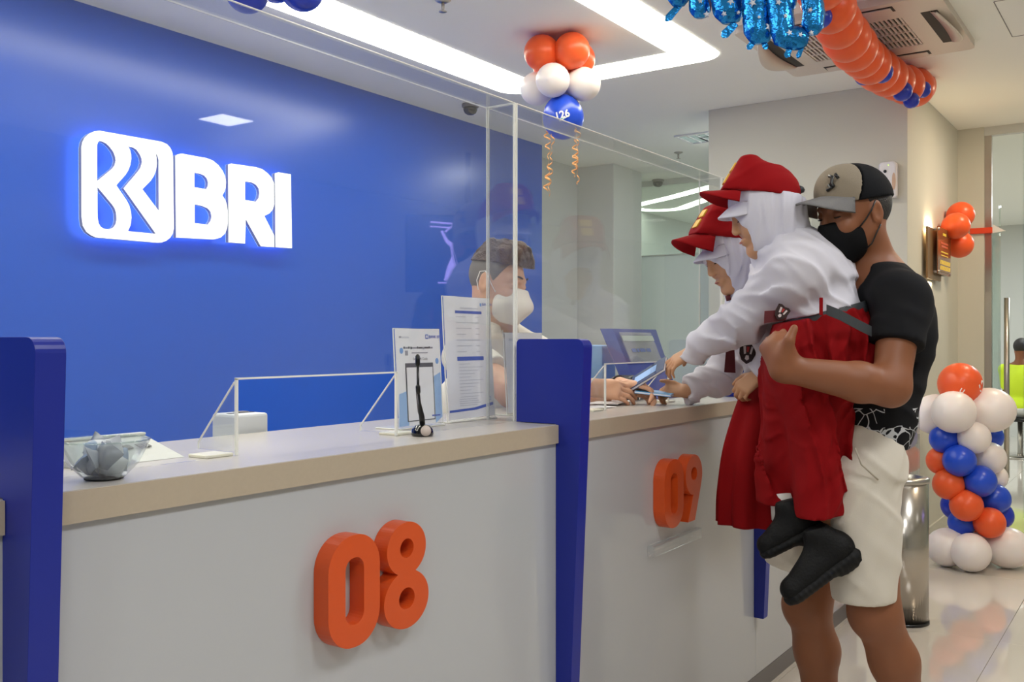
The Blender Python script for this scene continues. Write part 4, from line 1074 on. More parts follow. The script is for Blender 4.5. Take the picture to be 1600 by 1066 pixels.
# ------------------------------------------------------------------ organic modelling: distance fields -> one continuous surface
class Field:
    def __init__(s, lo, hi, h):
        s.lo = np.array(lo, dtype=np.float32); s.h = h
        s.n = np.maximum(4, np.ceil((np.array(hi) - np.array(lo)) / h).astype(int) + 1)
        s.D = np.full(s.n, 0.5, dtype=np.float32)
    def sub(s, lo, hi):
        a = np.clip(np.floor((np.array(lo) - s.lo) / s.h).astype(int), 0, s.n - 1)
        b = np.clip(np.ceil((np.array(hi) - s.lo) / s.h).astype(int) + 1, 1, s.n)
        if np.any(b <= a): return None
        g = [(s.lo[i] + s.h * np.arange(a[i], b[i])).astype(np.float32) for i in range(3)]
        return (slice(a[0], b[0]), slice(a[1], b[1]), slice(a[2], b[2])), g[0][:, None, None], g[1][None, :, None], g[2][None, None, :]
    def _mix(s, sl, d, k, op):
        D = s.D[sl]
        if op == 'u':
            if k <= 1e-5: s.D[sl] = np.minimum(D, d); return
            q = np.clip(0.5 + 0.5 * (D - d) / k, 0, 1)
            s.D[sl] = D * (1 - q) + d * q - k * q * (1 - q)
        else:                       # cut the shape away
            d = -d
            if k <= 1e-5: s.D[sl] = np.maximum(D, d); return
            q = np.clip(0.5 - 0.5 * (D - d) / k, 0, 1)
            s.D[sl] = D * (1 - q) + d * q + k * q * (1 - q)
    def cap(s, a, b, ra, rb, k=0.02, side=None, flat=1.0, op='u'):
        """tapered capsule; flat scales its thickness along the vector side"""
        a, b = np.array(a, dtype=np.float32), np.array(b, dtype=np.float32)
        m = max(ra, rb) * max(1.0, flat) + 2.5 * k + 2 * s.h
        r = s.sub(np.minimum(a, b) - m, np.maximum(a, b) + m)
        if r is None: return
        sl, X, Y, Z = r
        px, py, pz = X - a[0], Y - a[1], Z - a[2]
        ab = b - a; L2 = float(ab @ ab) + 1e-9
        t = np.clip((px * ab[0] + py * ab[1] + pz * ab[2]) / L2, 0, 1)
        qx, qy, qz = px - t * ab[0], py - t * ab[1], pz - t * ab[2]
        if side is not None:
            w = np.array(Vector(side).normalized(), dtype=np.float32)
            c = (qx * w[0] + qy * w[1] + qz * w[2]) * (1.0 / flat - 1.0)
            qx, qy, qz = qx + c * w[0], qy + c * w[1], qz + c * w[2]
        d = np.sqrt(qx * qx + qy * qy + qz * qz) - (ra + (rb - ra) * t)
        s._mix(sl, d, k, op)
    def ell(s, c, rad, fr=None, k=0.02, op='u'):
        """ellipsoid; fr = three axis vectors"""
        c = np.array(c, dtype=np.float32); rad = np.array(rad, dtype=np.float32)
        m = float(rad.max()) + 2.5 * k + 2 * s.h
        r = s.sub(c - m, c + m)
        if r is None: return
        sl, X, Y, Z = r
        px, py, pz = X - c[0], Y - c[1], Z - c[2]
        if fr is None: A = np.eye(3, dtype=np.float32)
        else: A = np.array([list(Vector(f).normalized()) for f in fr], dtype=np.float32)
        u = [px * A[i, 0] + py * A[i, 1] + pz * A[i, 2] for i in range(3)]
        k0 = np.sqrt((u[0] / rad[0]) ** 2 + (u[1] / rad[1]) ** 2 + (u[2] / rad[2]) ** 2) + 1e-6
        k1 = np.sqrt((u[0] / rad[0] ** 2) ** 2 + (u[1] / rad[1] ** 2) ** 2 + (u[2] / rad[2] ** 2) ** 2) + 1e-6
        s._mix(sl, k0 * (k0 - 1.0) / k1, k, op)
    def keep(s, p, n, k=0.0):
        """keep only the side of the plane that n points away from"""
        n = Vector(n).normalized()
        _, X, Y, Z = s.sub(s.lo, s.lo + s.h * (s.n - 1))
        d = (X - p[0]) * n.x + (Y - p[1]) * n.y + (Z - p[2]) * n.z
        d = d[:s.n[0], :s.n[1], :s.n[2]]
        s.D = np.maximum(s.D, d.astype(np.float32))
    def cut_local(s, p, n, c, rad):
        """plane cut that only acts within a ball"""
        n = Vector(n).normalized(); c = np.array(c)
        r = s.sub(c - rad, c + rad)
        if r is None: return
        sl, X, Y, Z = r
        d = (X - p[0]) * n.x + (Y - p[1]) * n.y + (Z - p[2]) * n.z
        ball = np.sqrt((X - c[0]) ** 2 + (Y - c[1]) ** 2 + (Z - c[2]) ** 2) - rad
        s.D[sl] = np.maximum(s.D[sl], np.minimum(d, -ball).astype(np.float32))
    def ripple(s, fn, band=0.03):
        idx = np.nonzero(np.abs(s.D) < band)
        P = [s.lo[i] + s.h * idx[i].astype(np.float32) for i in range(3)]
        s.D[idx] += fn(*P).astype(np.float32)
    def mesh(s, smooth=2):
        D = s.D.copy()
        for ax in range(3):
            for e in (0, -1):
                ix = [slice(None)] * 3; ix[ax] = e; D[tuple(ix)] = np.maximum(D[tuple(ix)], 0.01)
        I = D < 0
        c8 = [I[x:I.shape[0] - 1 + x, y:I.shape[1] - 1 + y, z:I.shape[2] - 1 + z] for x in (0, 1) for y in (0, 1) for z in (0, 1)]
        al = c8[0].copy(); an = c8[0].copy()
        for c in c8[1:]:
            al &= c; an |= c
        act = an & ~al
        ci = np.array(np.nonzero(act))
        nv = ci.shape[1]
        im = np.full(act.shape, -1, dtype=np.int32); im[tuple(ci)] = np.arange(nv)
        pos = np.zeros((3, nv)); cnt = np.zeros(nv)
        cor = [(x, y, z) for x in (0, 1) for y in (0, 1) for z in (0, 1)]
        val = [D[ci[0] + x, ci[1] + y, ci[2] + z].astype(np.float64) for x, y, z in cor]
        for i in range(8):
            for j in range(i + 1, 8):
                df = [cor[j][q] - cor[i][q] for q in range(3)]
                if sum(abs(x) for x in df) != 1: continue
                a, b = val[i], val[j]
                m = (a < 0) != (b < 0)
                t = np.where(m, a / np.where(m, a - b, 1), 0)
                for q in range(3): pos[q] += np.where(m, cor[i][q] + t * df[q], 0)
                cnt += m
        P = (ci + pos / np.maximum(cnt, 1)) * s.h + s.lo[:, None]
        Fs = []
        for ax in range(3):
            b1, b2 = [(1, 2), (2, 0), (0, 1)][ax]
            sh = [slice(None)] * 3; sh2 = [slice(None)] * 3
            sh[ax] = slice(0, -1); sh2[ax] = slice(1, None)
            A, B = I[tuple(sh)], I[tuple(sh2)]
            cr = np.array(np.nonzero(A != B))
            ok = (cr[b1] > 0) & (cr[b2] > 0) & (cr[b1] < D.shape[b1] - 1) & (cr[b2] < D.shape[b2] - 1)
            cr = cr[:, ok]
            flip = A[tuple(cr)]
            q = []
            for d1, d2 in ((-1, -1), (0, -1), (0, 0), (-1, 0)):
                w = cr.copy(); w[b1] += d1; w[b2] += d2
                q.append(im[tuple(w)])
            q = np.array(q).T
            q[~flip] = q[~flip][:, ::-1]
            Fs.append(q)
        F = np.concatenate(Fs)
        P = P.T.copy()
        E = np.concatenate([F[:, [0, 1]], F[:, [1, 2]], F[:, [2, 3]], F[:, [3, 0]]])
        for _ in range(smooth):
            acc = np.zeros_like(P); deg = np.zeros(len(P))
            for c in range(3):
                acc[:, c] = np.bincount(E[:, 0], P[E[:, 1], c], len(P)) + np.bincount(E[:, 1], P[E[:, 0], c], len(P))
            deg = np.bincount(E[:, 0], minlength=len(P)) + np.bincount(E[:, 1], minlength=len(P))
            P = P * 0.45 + 0.55 * acc / np.maximum(deg, 1)[:, None]
        return P, F
def field_obj(name, fld, m, parent, smooth=3):
    P, F = fld.mesh(smooth)
    off = Vector((0, 0, 0)); p = parent
    while p is not None:
        off += Vector(p.location); p = p.parent
    P = P - np.array(off)
    me = bpy.data.meshes.new(name)
    me.vertices.add(len(P)); me.vertices.foreach_set('co', P.astype(np.float32).ravel())
    me.loops.add(F.size); me.loops.foreach_set('vertex_index', F.astype(np.int32).ravel())
    me.polygons.add(len(F)); me.polygons.foreach_set('loop_start', np.arange(0, F.size, 4, dtype=np.int32))
    me.polygons.foreach_set('use_smooth', np.ones(len(F), dtype=bool))
    me.update(calc_edges=True); me.validate()
    return link(name, me, m, parent)

def frame_from(f, up):
    f = Vector(f).normalized(); l = Vector(up).cross(f).normalized(); u = f.cross(l).normalized()
    return f, l, u
class HeadFrame:
    """local axes of a head: x forward, y left, z up; origin between the ears"""
    def __init__(s, C, f, up, sc=1.0):
        s.C = Vector(C); s.f, s.l, s.u = frame_from(f, up); s.s = sc
    def __call__(s, x, y, z):
        return s.C + (s.f * x + s.l * y + s.u * z) * s.s
    def fr(s): return (s.f, s.l, s.u)
def add_head(S, H, ears=True, jaw=1.0, nose=1.0, lids=True):
    s = H.s
    e = lambda c, r, k=0.015, op='u', fr=None: S.ell(H(*c), [q * s for q in r], fr or H.fr(), k * s, op)
    e((-0.012, 0, 0.034), (0.096, 0.074, 0.088), 0.02)
    e((0.028, 0, -0.022), (0.062, 0.058, 0.088), 0.03)
    for y in (1, -1):
        S.cap(H(0.0, y * 0.048, -0.045), H(0.058, y * 0.018, -0.092), 0.024 * s * jaw, 0.020 * s * jaw, 0.025 * s)
        e((0.066, y * 0.034, -0.028), (0.024, 0.024, 0.026), 0.02)
        S.cap(H(0.086, y * 0.012, 0.030), H(0.072, y * 0.046, 0.030), 0.010 * s, 0.008 * s, 0.015 * s)
        e((0.094, y * 0.031, 0.012), (0.015, 0.017, 0.011), 0.010, 'c')
        if lids: e((0.0795, y * 0.031, 0.011), (0.0125, 0.0155, 0.0105), 0.004)
        e((0.100, y * 0.010, -0.028), (0.009, 0.008, 0.007), 0.006)
        if ears:
            ef = (H.f * 0.9 + H.u * 0.25 + H.l * (0.25 * y), H.l, H.u)
            e((-0.008, y * 0.076, -0.002), (0.020, 0.008, 0.033), 0.006, 'u', None)
            e((-0.004, y * 0.083, 0.002), (0.011, 0.006, 0.021), 0.004, 'c')
    e((0.072, 0, -0.098), (0.022, 0.026, 0.018), 0.022)
    S.cap(H(0.090, 0, 0.022), H(0.106, 0, -0.022), 0.0075 * s * nose, 0.0105 * s * nose, 0.010 * s)
    e((0.086, 0, -0.062), (0.014, 0.024, 0.010), 0.010)
    e((0.091, 0, -0.057), (0.009, 0.020, 0.0055), 0.004)
    e((0.090, 0, -0.068), (0.009, 0.017, 0.0055), 0.004)
    S.cap(H(0.10, 0.022, -0.0625), H(0.10, -0.022, -0.0625), 0.0022 * s, 0.0022 * s, 0.003 * s, op='c')
def add_hand(S, W, x, back, s, curl, thumb_side=1, spread=0.10, thumb=(0.6, 0.75, -0.35), tcurl=0.5, k=0.004, indexc=None):
    """W wrist, x along the hand, back = back-of-hand direction"""
    x = Vector(x).normalized(); z = (Vector(back) - x * Vector(back).dot(x)).normalized(); y = z.cross(x) * thumb_side
    W = Vector(W)
    L = [(0.042, 0.027, 0.021), (0.046, 0.030, 0.022), (0.042, 0.028, 0.021), (0.034, 0.021, 0.019)]
    ys = [0.030, 0.010, -0.010, -0.028]; xs = [0.088, 0.092, 0.087, 0.078]
    for i in range(4):
        m = W + (x * xs[i] + y * ys[i]) * s
        S.cap(W + (x * 0.005 + y * ys[i] * 0.55) * s, m, 0.0165 * s, 0.0115 * s, 0.014 * s)
        d = (x + y * (spread * (1.5 - i)))
        d.normalize(); ang = 0
        c = curl if indexc is None or i > 0 else indexc
        p = m
        for j in range(3):
            ang += c[j]
            dd = d * math.cos(ang) - z * math.sin(ang)
            q = p + dd * (L[i][j] * s)
            r0 = (0.0098 - 0.0010 * j - (0.0012 if i == 3 else 0)) * s
            S.cap(p, q, r0, r0 * 0.92, k * s if j or True else k)
            p = q
    if thumb is None: return
    tb = W + (x * 0.022 + y * 0.022 - z * 0.006) * s
    t1 = (x * thumb[0] + y * thumb[1] + z * thumb[2]).normalized()
    p1 = tb + t1 * (0.046 * s)
    t2 = (t1 + (x * 0.6 - y * 0.55 - z * 0.35) * tcurl).normalized()
    p2 = p1 + t2 * (0.033 * s); t3 = (t2 + (x * 0.4 - y * 0.4 - z * 0.3) * tcurl).normalized(); p3 = p2 + t3 * (0.026 * s)
    S.cap(tb, p1, 0.0165 * s, 0.0125 * s, 0.010 * s); S.cap(p1, p2, 0.0115 * s, 0.0105 * s, 0.004 * s); S.cap(p2, p3, 0.0105 * s, 0.0085 * s, 0.004 * s)
def folds(amp, lam, w, v, ph=0.0, warp=1.0):
    """irregular creases: a bundle of waves mostly across w, drawn out along v"""
    w = Vector(w).normalized(); v = Vector(v).normalized(); n = w.cross(v)
    rg_ = random.Random(int(ph * 1000) + int(lam * 1e4))
    K = []
    for i in range(7):
        kk = 2 * math.pi / (lam * rg_.uniform(1.1, 2.6))
        q = w * rg_.uniform(0.7, 1.0) + v * rg_.uniform(-0.28, 0.28) * warp + n * rg_.uniform(-0.35, 0.35)
        K.append((q * kk, rg_.uniform(0, 6.28)))
    def fn(X, Y, Z):
        wx = 0.012 * np.sin(X * 31 + Z * 17 + ph); wz = 0.012 * np.sin(Y * 27 - Z * 23 + ph * 2)
        s_ = 0.0
        for k_, p_ in K: s_ = s_ + np.sin((X + wx) * k_.x + (Y + wz) * k_.y + (Z + wx) * k_.z + p_)
        s_ = s_ / 2.6
        return -0.75 * amp * np.exp(-(s_ * 2.2) ** 2) + amp * 0.38 * np.clip(s_, -1.5, 1.5)
    return fn
def bbox_of(pts, pad):
    A = np.array([list(p) for p in pts]); return A.min(0) - pad, A.max(0) + pad

def skirt(name, parent, m, rings, npl, amp0, amp1, seg=96, thick=0.004, ph=0.0):
    """pleated cloth lofted through rings of (centre, half width vector, half depth vector)"""
    nr = len(rings); sub = 8
    C = []
    for i in range(nr - 1):
        for q in range(sub):
            t = q / sub
            idx = [max(i - 1, 0), i, i + 1, min(i + 2, nr - 1)]
            def cr(k):
                p0, p1, p2, p3 = [Vector(rings[j][k]) for j in idx]
                return 0.5 * ((2 * p1) + (p2 - p0) * t + (2 * p0 - 5 * p1 + 4 * p2 - p3) * t * t + (3 * p1 - p0 - 3 * p2 + p3) * t ** 3)
            C.append((cr(0), cr(1), cr(2)))
    C.append(tuple(Vector(q) for q in rings[-1]))
    V, F = [], []
    n = len(C)
    for lay in (0, 1):
        for i, (c, a, b) in enumerate(C):
            s_ = i / (n - 1)
            am = amp0 + (amp1 - amp0) * s_
            for j in range(seg):
                th = 2 * math.pi * j / seg
                w = math.sin(npl * th + ph + 0.9 * math.sin(3 * th + 2.2 * s_ + ph)) + 0.45 * math.sin((npl * 1.7 // 1) * th + 1.3 + ph + 2.0 * s_)
                r = 1 + am * w
                if lay: r -= thick / max(a.length, 0.02)
                V.append(c + (a * math.cos(th) + b * math.sin(th)) * r)
    o2 = n * seg
    for i in range(n - 1):
        for j in range(seg):
            q = (i * seg + j, i * seg + (j + 1) % seg, (i + 1) * seg + (j + 1) % seg, (i + 1) * seg + j)
            F.append(q); F.append(tuple(o2 + k for k in q[::-1]))
    for j in range(seg):
        for i, fl_ in ((0, 1), (n - 1, 0)):
            q = (i * seg + j, i * seg + (j + 1) % seg, o2 + i * seg + (j + 1) % seg, o2 + i * seg + j)
            F.append(q if fl_ else q[::-1])
    o = meshobj(name, V, F, m, parent, True)
    b_ = bmesh.new(); b_.from_mesh(o.data); bmesh.ops.recalc_face_normals(b_, faces=b_.faces); b_.to_mesh(o.data); b_.free()
    return o

M_SKIN_M = mat('skin_tan', (134, 84, 56), 0.5, sss=0.12, spec=0.35, var=(18, 0.05))
M_SKIN_T = mat('skin_light', (206, 158, 128), 0.5, sss=0.12, spec=0.35, var=(18, 0.04))
M_SKIN_G = mat('skin_child', (196, 148, 112), 0.5, sss=0.12, spec=0.35, var=(18, 0.04))
M_SHIRTW = mat('white_school_cotton', (206, 203, 212), 0.8, bump=(420, 0.05), sheen=0.2)
M_HIJAB = mat('white_veil_cotton', (212, 210, 222), 0.8, bump=(500, 0.05), sheen=0.2)
M_RED = mat('red_uniform_cloth', (134, 9, 15), 0.85, bump=(400, 0.06), spec=0.15)
M_CAPRED = mat('red_cap_cloth', (146, 13, 19), 0.85, bump=(500, 0.08), spec=0.15)
M_MAROON = mat('maroon_tie', (92, 20, 28), 0.7)
M_TEE = mat('black_jersey', (20, 20, 23), 0.8, bump=(450, 0.05), sheen=0.1)
M_SHORTS = mat('beige_cotton', (206, 198, 184), 0.8, bump=(350, 0.06), sheen=0.1)
M_HAIR = mat('black_hair', (26, 22, 20), 0.5, bump=(260, 0.4))
M_HAIRB = mat('dark_brown_hair', (62, 38, 26), 0.45, bump=(200, 0.6))
M_SHAVE = mat('shaved_hair', (104, 98, 90), 0.7, bump=(600, 0.3))
M_EYE = mat('eye_dark', (30, 22, 20), 0.2)
M_BROW = mat('eyebrow', (40, 28, 24), 0.7)
M_LIP = mat('lip', (168, 100, 88), 0.5)
M_SHOE = mat('black_shoe', (9, 9, 10), 0.65, bump=(160, 0.2), spec=0.25)
M_SOLE = mat('shoe_sole', (16, 16, 17), 0.65, spec=0.25)
M_BELT = mat('grey_belt', (58, 62, 66), 0.5)
M_BADGE = mat('badge_dark', (48, 26, 26), 0.7)
M_BADGEW = mat('badge_white', (214, 200, 200), 0.7)
M_YELLOW = mat('badge_yellow', (238, 190, 64), 0.5)

def brow(H, parent, y, z=0.036, drop=0.0, name='eyebrow'):
    P = [H(0.0985 - 0.0045 * i, y * (0.014 + 0.010 * i), z + 0.004 * math.sin(i * 0.9) - drop * i) for i in range(4)]
    return tube(name, P, [0.0022 * H.s, 0.0032 * H.s, 0.003 * H.s, 0.0014 * H.s], M_BROW, parent, 6)
def lashes(H, parent, y):
    P = [H(0.0915 - abs(q) * 0.006, y * (0.031 + 0.013 * q), 0.004 - 0.002 * (1 - q * q)) for q in (-1, -0.5, 0, 0.5, 1)]
    return tube('eyelash', P, [0.0008 * H.s, 0.0016 * H.s, 0.0019 * H.s, 0.0018 * H.s, 0.001 * H.s], M_EYE, parent, 6)
def patch_shield(name, parent, c, n, up, w, h, depth=0.002):
    """school badge: dark shield with a pale motif"""
    n, l, u = frame_from(n, up)
    ax = -l
    out = [(-0.5, 0.42), (-0.28, 0.5), (0, 0.44), (0.28, 0.5), (0.5, 0.42), (0.46, -0.05), (0.3, -0.34), (0, -0.5), (-0.3, -0.34), (-0.46, -0.05)]
    sh = prism(name, [[(a * w, b * h) for a, b in out]], lambda a, b: Vector(c) + ax * a + u * b, -n, depth, M_BADGE, parent)
    for pts in ([(-0.30, 0.30), (-0.18, 0.32), (-0.12, -0.02), (-0.22, -0.04)], [(0.14, 0.32), (0.28, 0.30), (0.20, -0.06), (0.08, -0.02)], [(-0.08, -0.10), (0.08, -0.10), (0.12, -0.26), (0, -0.34), (-0.12, -0.26)]):
        prism('motif', [[(a * w, b * h) for a, b in pts]], lambda a, b: Vector(c) + ax * a + u * b + n * 0.0012, -n, 0.001, M_BADGEW, sh)
    prism('motif', [[(a * w, b * h) for a, b in ((-0.08, 0.3), (0.08, 0.3), (0.05, 0.05), (-0.05, 0.05))]], lambda a, b: Vector(c) + ax * a + u * b + n * 0.0012, -n, 0.001, mat('badge_red', (170, 40, 40), 0.6), sh)
    return sh
def brim_mesh(name, H, m, parent, x0, x1, wid, z0, drop, curve, th=0.004, m_under=None):
    """curved cap peak: from the crown front (x0) to the tip (x1), half width wid, sagging at the sides by curve"""
    V, F = [], []
    nu, nw = 16, 10
    for lay in (0, 1):
        for j in range(nw + 1):
            q = j / nw
            for i in range(nu + 1):
                a = -1 + 2 * i / nu
                yb = a * wid
                xin = x0 * math.sqrt(max(0.0, 1 - (a * 0.80) ** 2))
                xout = x0 * math.sqrt(max(0.0, 1 - (a * 0.80) ** 2)) + (x1 - x0) * (max(0.0, 1 - abs(a) ** 2.6)) ** 0.55
                x = xin + (xout - xin) * q
                z = z0 - drop * q - curve * a * a * (0.4 + 0.6 * q) - (th / H.s if lay else 0)
                V.append(H(x, yb, z))
    o2 = (nu + 1) * (nw + 1)
    for j in range(nw):
        for i in range(nu):
            q = (j * (nu + 1) + i, (j + 1) * (nu + 1) + i, (j + 1) * (nu + 1) + i + 1, j * (nu + 1) + i + 1)
            F.append(q); F.append(tuple(o2 + k for k in q[::-1]))
    for i in range(nu):
        k = nw * (nu + 1) + i
        F.append((k, k + o2, k + o2 + 1, k + 1)); F.append((i, i + 1, i + 1 + o2, i + o2))
    o = meshobj(name, V, F, m, parent, True)
    b_ = bmesh.new(); b_.from_mesh(o.data); bmesh.ops.recalc_face_normals(b_, faces=b_.faces); b_.to_mesh(o.data); b_.free()
    return o

# ------------------------------------------------------------------ the man in the cap
def man():
    base = pt(1360, 1250, 2.6); base.z = 0
    T = thing('person', 'man in cap, black mask, black T-shirt and beige shorts carrying the children', 'person', base)
    H = HeadFrame(pt(1335, 337, 2.56), dirv(-0.9, -0.18, -0.36), dirv(0.05, 1, 0.02), 1.0)
    fb = dirv(-0.95, 0, -0.3); lb = dirv(0.3, 0, -0.95)
    bf = (fb, lb, ZV)
    N = pt(1368, 425, 2.59)
    shL, elL, wrL = pt(1408, 472, 2.44), pt(1392, 606, 2.36), pt(1227, 577, 2.33)
    shR, elR, wrR = pt(1345, 468, 2.82), pt(1330, 600, 2.98), pt(1245, 606, 3.0)
    chest, waist, pel = pt(1374, 520, 2.61), pt(1350, 620, 2.61), pt(1330, 705, 2.61)
    hpL, knL, anL = pt(1344, 745, 2.52), pt(1368, 958, 2.48), pt(1440, 1205, 2.56)
    hpR, knR, anR = pt(1310, 745, 2.72), pt(1262, 945, 2.68), pt(1288, 1180, 2.76)
    hL = wrL + dirv(-0.5, 0.6, 0.7) * 0.12
    lo, hi = bbox_of([H(0.14, 0, 0.15), H(-0.13, 0, 0.1), shL, shR, elL, elR, wrL, wrR, knL, knR, anL, anR, hL, H(0, 0.1, 0), base], 0.10)
    lo[2] = 0.0
    S = Field(lo, hi, 0.0042)
    add_head(S, H)
    S.cap(H(-0.022, 0, -0.05), N, 0.056, 0.062, 0.03)
    S.ell(chest, (0.105, 0.16, 0.19), bf, 0.04); S.ell(waist, (0.10, 0.14, 0.17), bf, 0.05); S.ell(pel, (0.105, 0.15, 0.12), bf, 0.05)
    S.cap(N - ZV * 0.03, shL, 0.06, 0.055, 0.05); S.cap(N - ZV * 0.03, shR, 0.06, 0.055, 0.05)
    for sh, el, wr in ((shL, elL, wrL), (shR, elR, wrR)):
        S.cap(sh, el, 0.056, 0.043, 0.03)
        mid = el.lerp(wr, 0.3)
        S.cap(el, mid, 0.044, 0.047, 0.03); S.cap(mid, wr, 0.046, 0.029, 0.02, ZV, 1.08)
    for hp, kn, an in ((hpL, knL, anL), (hpR, knR, anR)):
        S.cap(hp, kn, 0.092, 0.062, 0.04)
        mid = kn.lerp(an, 0.3) - fb * 0.014
        S.cap(kn, mid, 0.057, 0.060, 0.03); S.cap(mid, an, 0.058, 0.034, 0.03)
        S.ell(kn + fb * 0.03, (0.035, 0.042, 0.05), bf, 0.03)
        toe = an + fb * 0.17; toe.z = 0.03; heel = an - fb * 0.03; heel.z = 0.03
        S.cap(an - ZV * 0.01, heel, 0.034, 0.028, 0.02); S.cap(heel, toe, 0.028, 0.024, 0.03, lb, 1.45)
        for q in range(5):
            tp = toe + lb * (0.034 - 0.017 * q); tp.z = 0.014
            S.cap(tp, tp + fb * (0.030 - 0.004 * abs(q - 1)), 0.011, 0.009, 0.008)
    # left hand: back of the hand to us, fingers closing round the child's side, thumb up on the skirt
    add_hand(S, wrL, dirv(-0.22, 0.78, 0.50), dirv(-0.45, 0.25, -0.85), 0.98, (0.95, 1.0, 0.6), -1, 0.03, None)
    S.cap(wrL, wrL + dirv(-0.15, 0.78, 0.30) * 0.06, 0.030, 0.030, 0.02, dirv(1, 0.2, 0), 1.2)
    S.cap(pt(1226, 556, 2.315), pt(1233, 532, 2.30), 0.019, 0.0145, 0.02); S.cap(pt(1233, 532, 2.30), pt(1241, 513, 2.305), 0.013, 0.010, 0.006)
    add_hand(S, wrR, dirv(-0.9, -0.1, -0.3), dirv(0.1, 0.2, 0.95), 0.95, (0.3, 0.4, 0.3), 1, 0.06)
    body = field_obj('body', S, M_SKIN_M, T)
    # T-shirt with pale veins printed on the lower part
    m = mat('black_jersey_print', (20, 20, 23), 0.85, spec=0.2)
    nt = m.node_tree; b = nt.nodes['Principled BSDF']
    tcn = nt.nodes.new('ShaderNodeTexCoord'); nz = nt.nodes.new('ShaderNodeTexNoise'); nz.inputs['Scale'].default_value = 9
    add = nt.nodes.new('ShaderNodeVectorMath'); add.operation = 'MULTIPLY_ADD'; add.inputs[1].default_value = (0.12,) * 3
    vo = nt.nodes.new('ShaderNodeTexVoronoi'); vo.feature = 'DISTANCE_TO_EDGE'; vo.inputs['Scale'].default_value = 26
    lt = nt.nodes.new('ShaderNodeMath'); lt.operation = 'LESS_THAN'; lt.inputs[1].default_value = 0.035
    sp = nt.nodes.new('ShaderNodeSeparateXYZ'); zl = nt.nodes.new('ShaderNodeMath'); zl.operation = 'LESS_THAN'; zl.inputs[1].default_value = 1.075
    mu = nt.nodes.new('ShaderNodeMath'); mu.operation = 'MULTIPLY'; mx = nt.nodes.new('ShaderNodeMix'); mx.data_type = 'RGBA'
    nsp = nt.nodes.new('ShaderNodeTexNoise'); nsp.inputs['Scale'].default_value = 14
    gt = nt.nodes.new('ShaderNodeMath'); gt.operation = 'GREATER_THAN'; gt.inputs[1].default_value = 0.46; mu2 = nt.nodes.new('ShaderNodeMath'); mu2.operation = 'MULTIPLY'
    mx.inputs[6].default_value = lin((20, 20, 23)); mx.inputs[7].default_value = lin((190, 192, 196))
    L = nt.links.new
    L(tcn.outputs['Object'], nz.inputs['Vector']); L(nz.outputs['Color'], add.inputs[0]); L(tcn.outputs['Object'], add.inputs[2])
    L(add.outputs[0], vo.inputs['Vector']); L(vo.outputs['Distance'], lt.inputs[0]); L(tcn.outputs['Object'], sp.inputs[0]); L(sp.outputs['Z'], zl.inputs[0])
    L(lt.outputs[0], mu.inputs[0]); L(zl.outputs[0], mu.inputs[1]); L(tcn.outputs['Object'], nsp.inputs['Vector']); L(nsp.outputs['Fac'], gt.inputs[0])
    L(mu.outputs[0], mu2.inputs[0]); L(gt.outputs[0], mu2.inputs[1]); L(mu2.outputs[0], mx.inputs[0]); L(mx.outputs[2], b.inputs['Base Color'])
    slv = shL.lerp(elL, 0.52); slvR = shR.lerp(elR, 0.52)
    lo, hi = bbox_of([shL, shR, slv, slvR, N, pel], 0.14)
    S = Field(lo, hi, 0.005)
    S.ell(chest, (0.118, 0.172, 0.20), bf, 0.04); S.ell(waist, (0.113, 0.152, 0.18), bf, 0.05)
    S.cap(waist, pel - ZV * 0.03, 0.11, 0.110, 0.05, lb, 1.36)
    S.cap(N - ZV * 0.035, shL, 0.066, 0.068, 0.05); S.cap(N - ZV * 0.035, shR, 0.066, 0.068, 0.05)
    S.cap(shL, slv, 0.071, 0.064, 0.03); S.cap(shR, slvR, 0.071, 0.064, 0.03)
    S.ripple(folds(0.006, 0.085, dirv(0.4, 0.9, 0), dirv(1, -0.3, 0.2), 1.0))
    S.keep(pt(1345, 697, 2.6), -ZV + fb * 0.02)
    for a, e in ((slv, elL), (slvR, elR)):
        S.cut_local(a, (e - a), a + (e - a).normalized() * 0.05, 0.12)
    S.cap(H(-0.02, 0, -0.08), N + ZV * 0.02, 0.060, 0.060, 0.004, op='c')
    S.ell(N + fb * 0.075 - ZV * 0.01, (0.06, 0.06, 0.055), bf, 0.004, 'c')
    field_obj('t_shirt', S, m, T)
    # shorts
    hmL, hmR = pt(1350, 936, 2.48), pt(1240, 890, 2.69)
    lo, hi = bbox_of([pel, hmL, hmR, hpL, hpR], 0.15)
    S = Field(lo, hi, 0.005)
    S.ell(pel - ZV * 0.02, (0.112, 0.162, 0.12), bf, 0.05)
    S.cap(hpL, hmL, 0.106, 0.082, 0.04); S.cap(hpR, hmR, 0.108, 0.080, 0.04)
    S.cap(pel + ZV * 0.04, pel + ZV * 0.09, 0.105, 0.105, 0.04, lb, 1.35)
    S.ripple(folds(0.006, 0.10, dirv(0.6, 0.8, 0), dirv(0.8, -0.6, 0), 2.0))
    S.ripple(folds(0.004, 0.06, dirv(0.9, -0.5, 0.2), dirv(0.4, 0.9, 0), 0.4))
    S.keep(pel + ZV * 0.085, ZV)
    S.cut_local(hmL, dirv(0.06, -1, 0), hmL - ZV * 0.05, 0.14); S.cut_local(hmR, dirv(-0.25, -1, 0), hmR - ZV * 0.05, 0.13)
    sh = field_obj('shorts', S, M_SHORTS, T)
    tube('pocket_seam', [pt(1336, 700, 2.39), pt(1346, 726, 2.40), pt(1372, 750, 2.41)], 0.0022, mat('beige_seam', (176, 168, 152), 0.8), sh, 6)
    # face mask
    S = Field(*bbox_of([H(0.15, 0, 0.02), H(-0.03, 0.09, -0.13), H(-0.03, -0.09, -0.13)], 0.02), 0.003)
    S.ell(H(0.040, 0, -0.055), (0.068, 0.064, 0.070), H.fr(), 0.02)
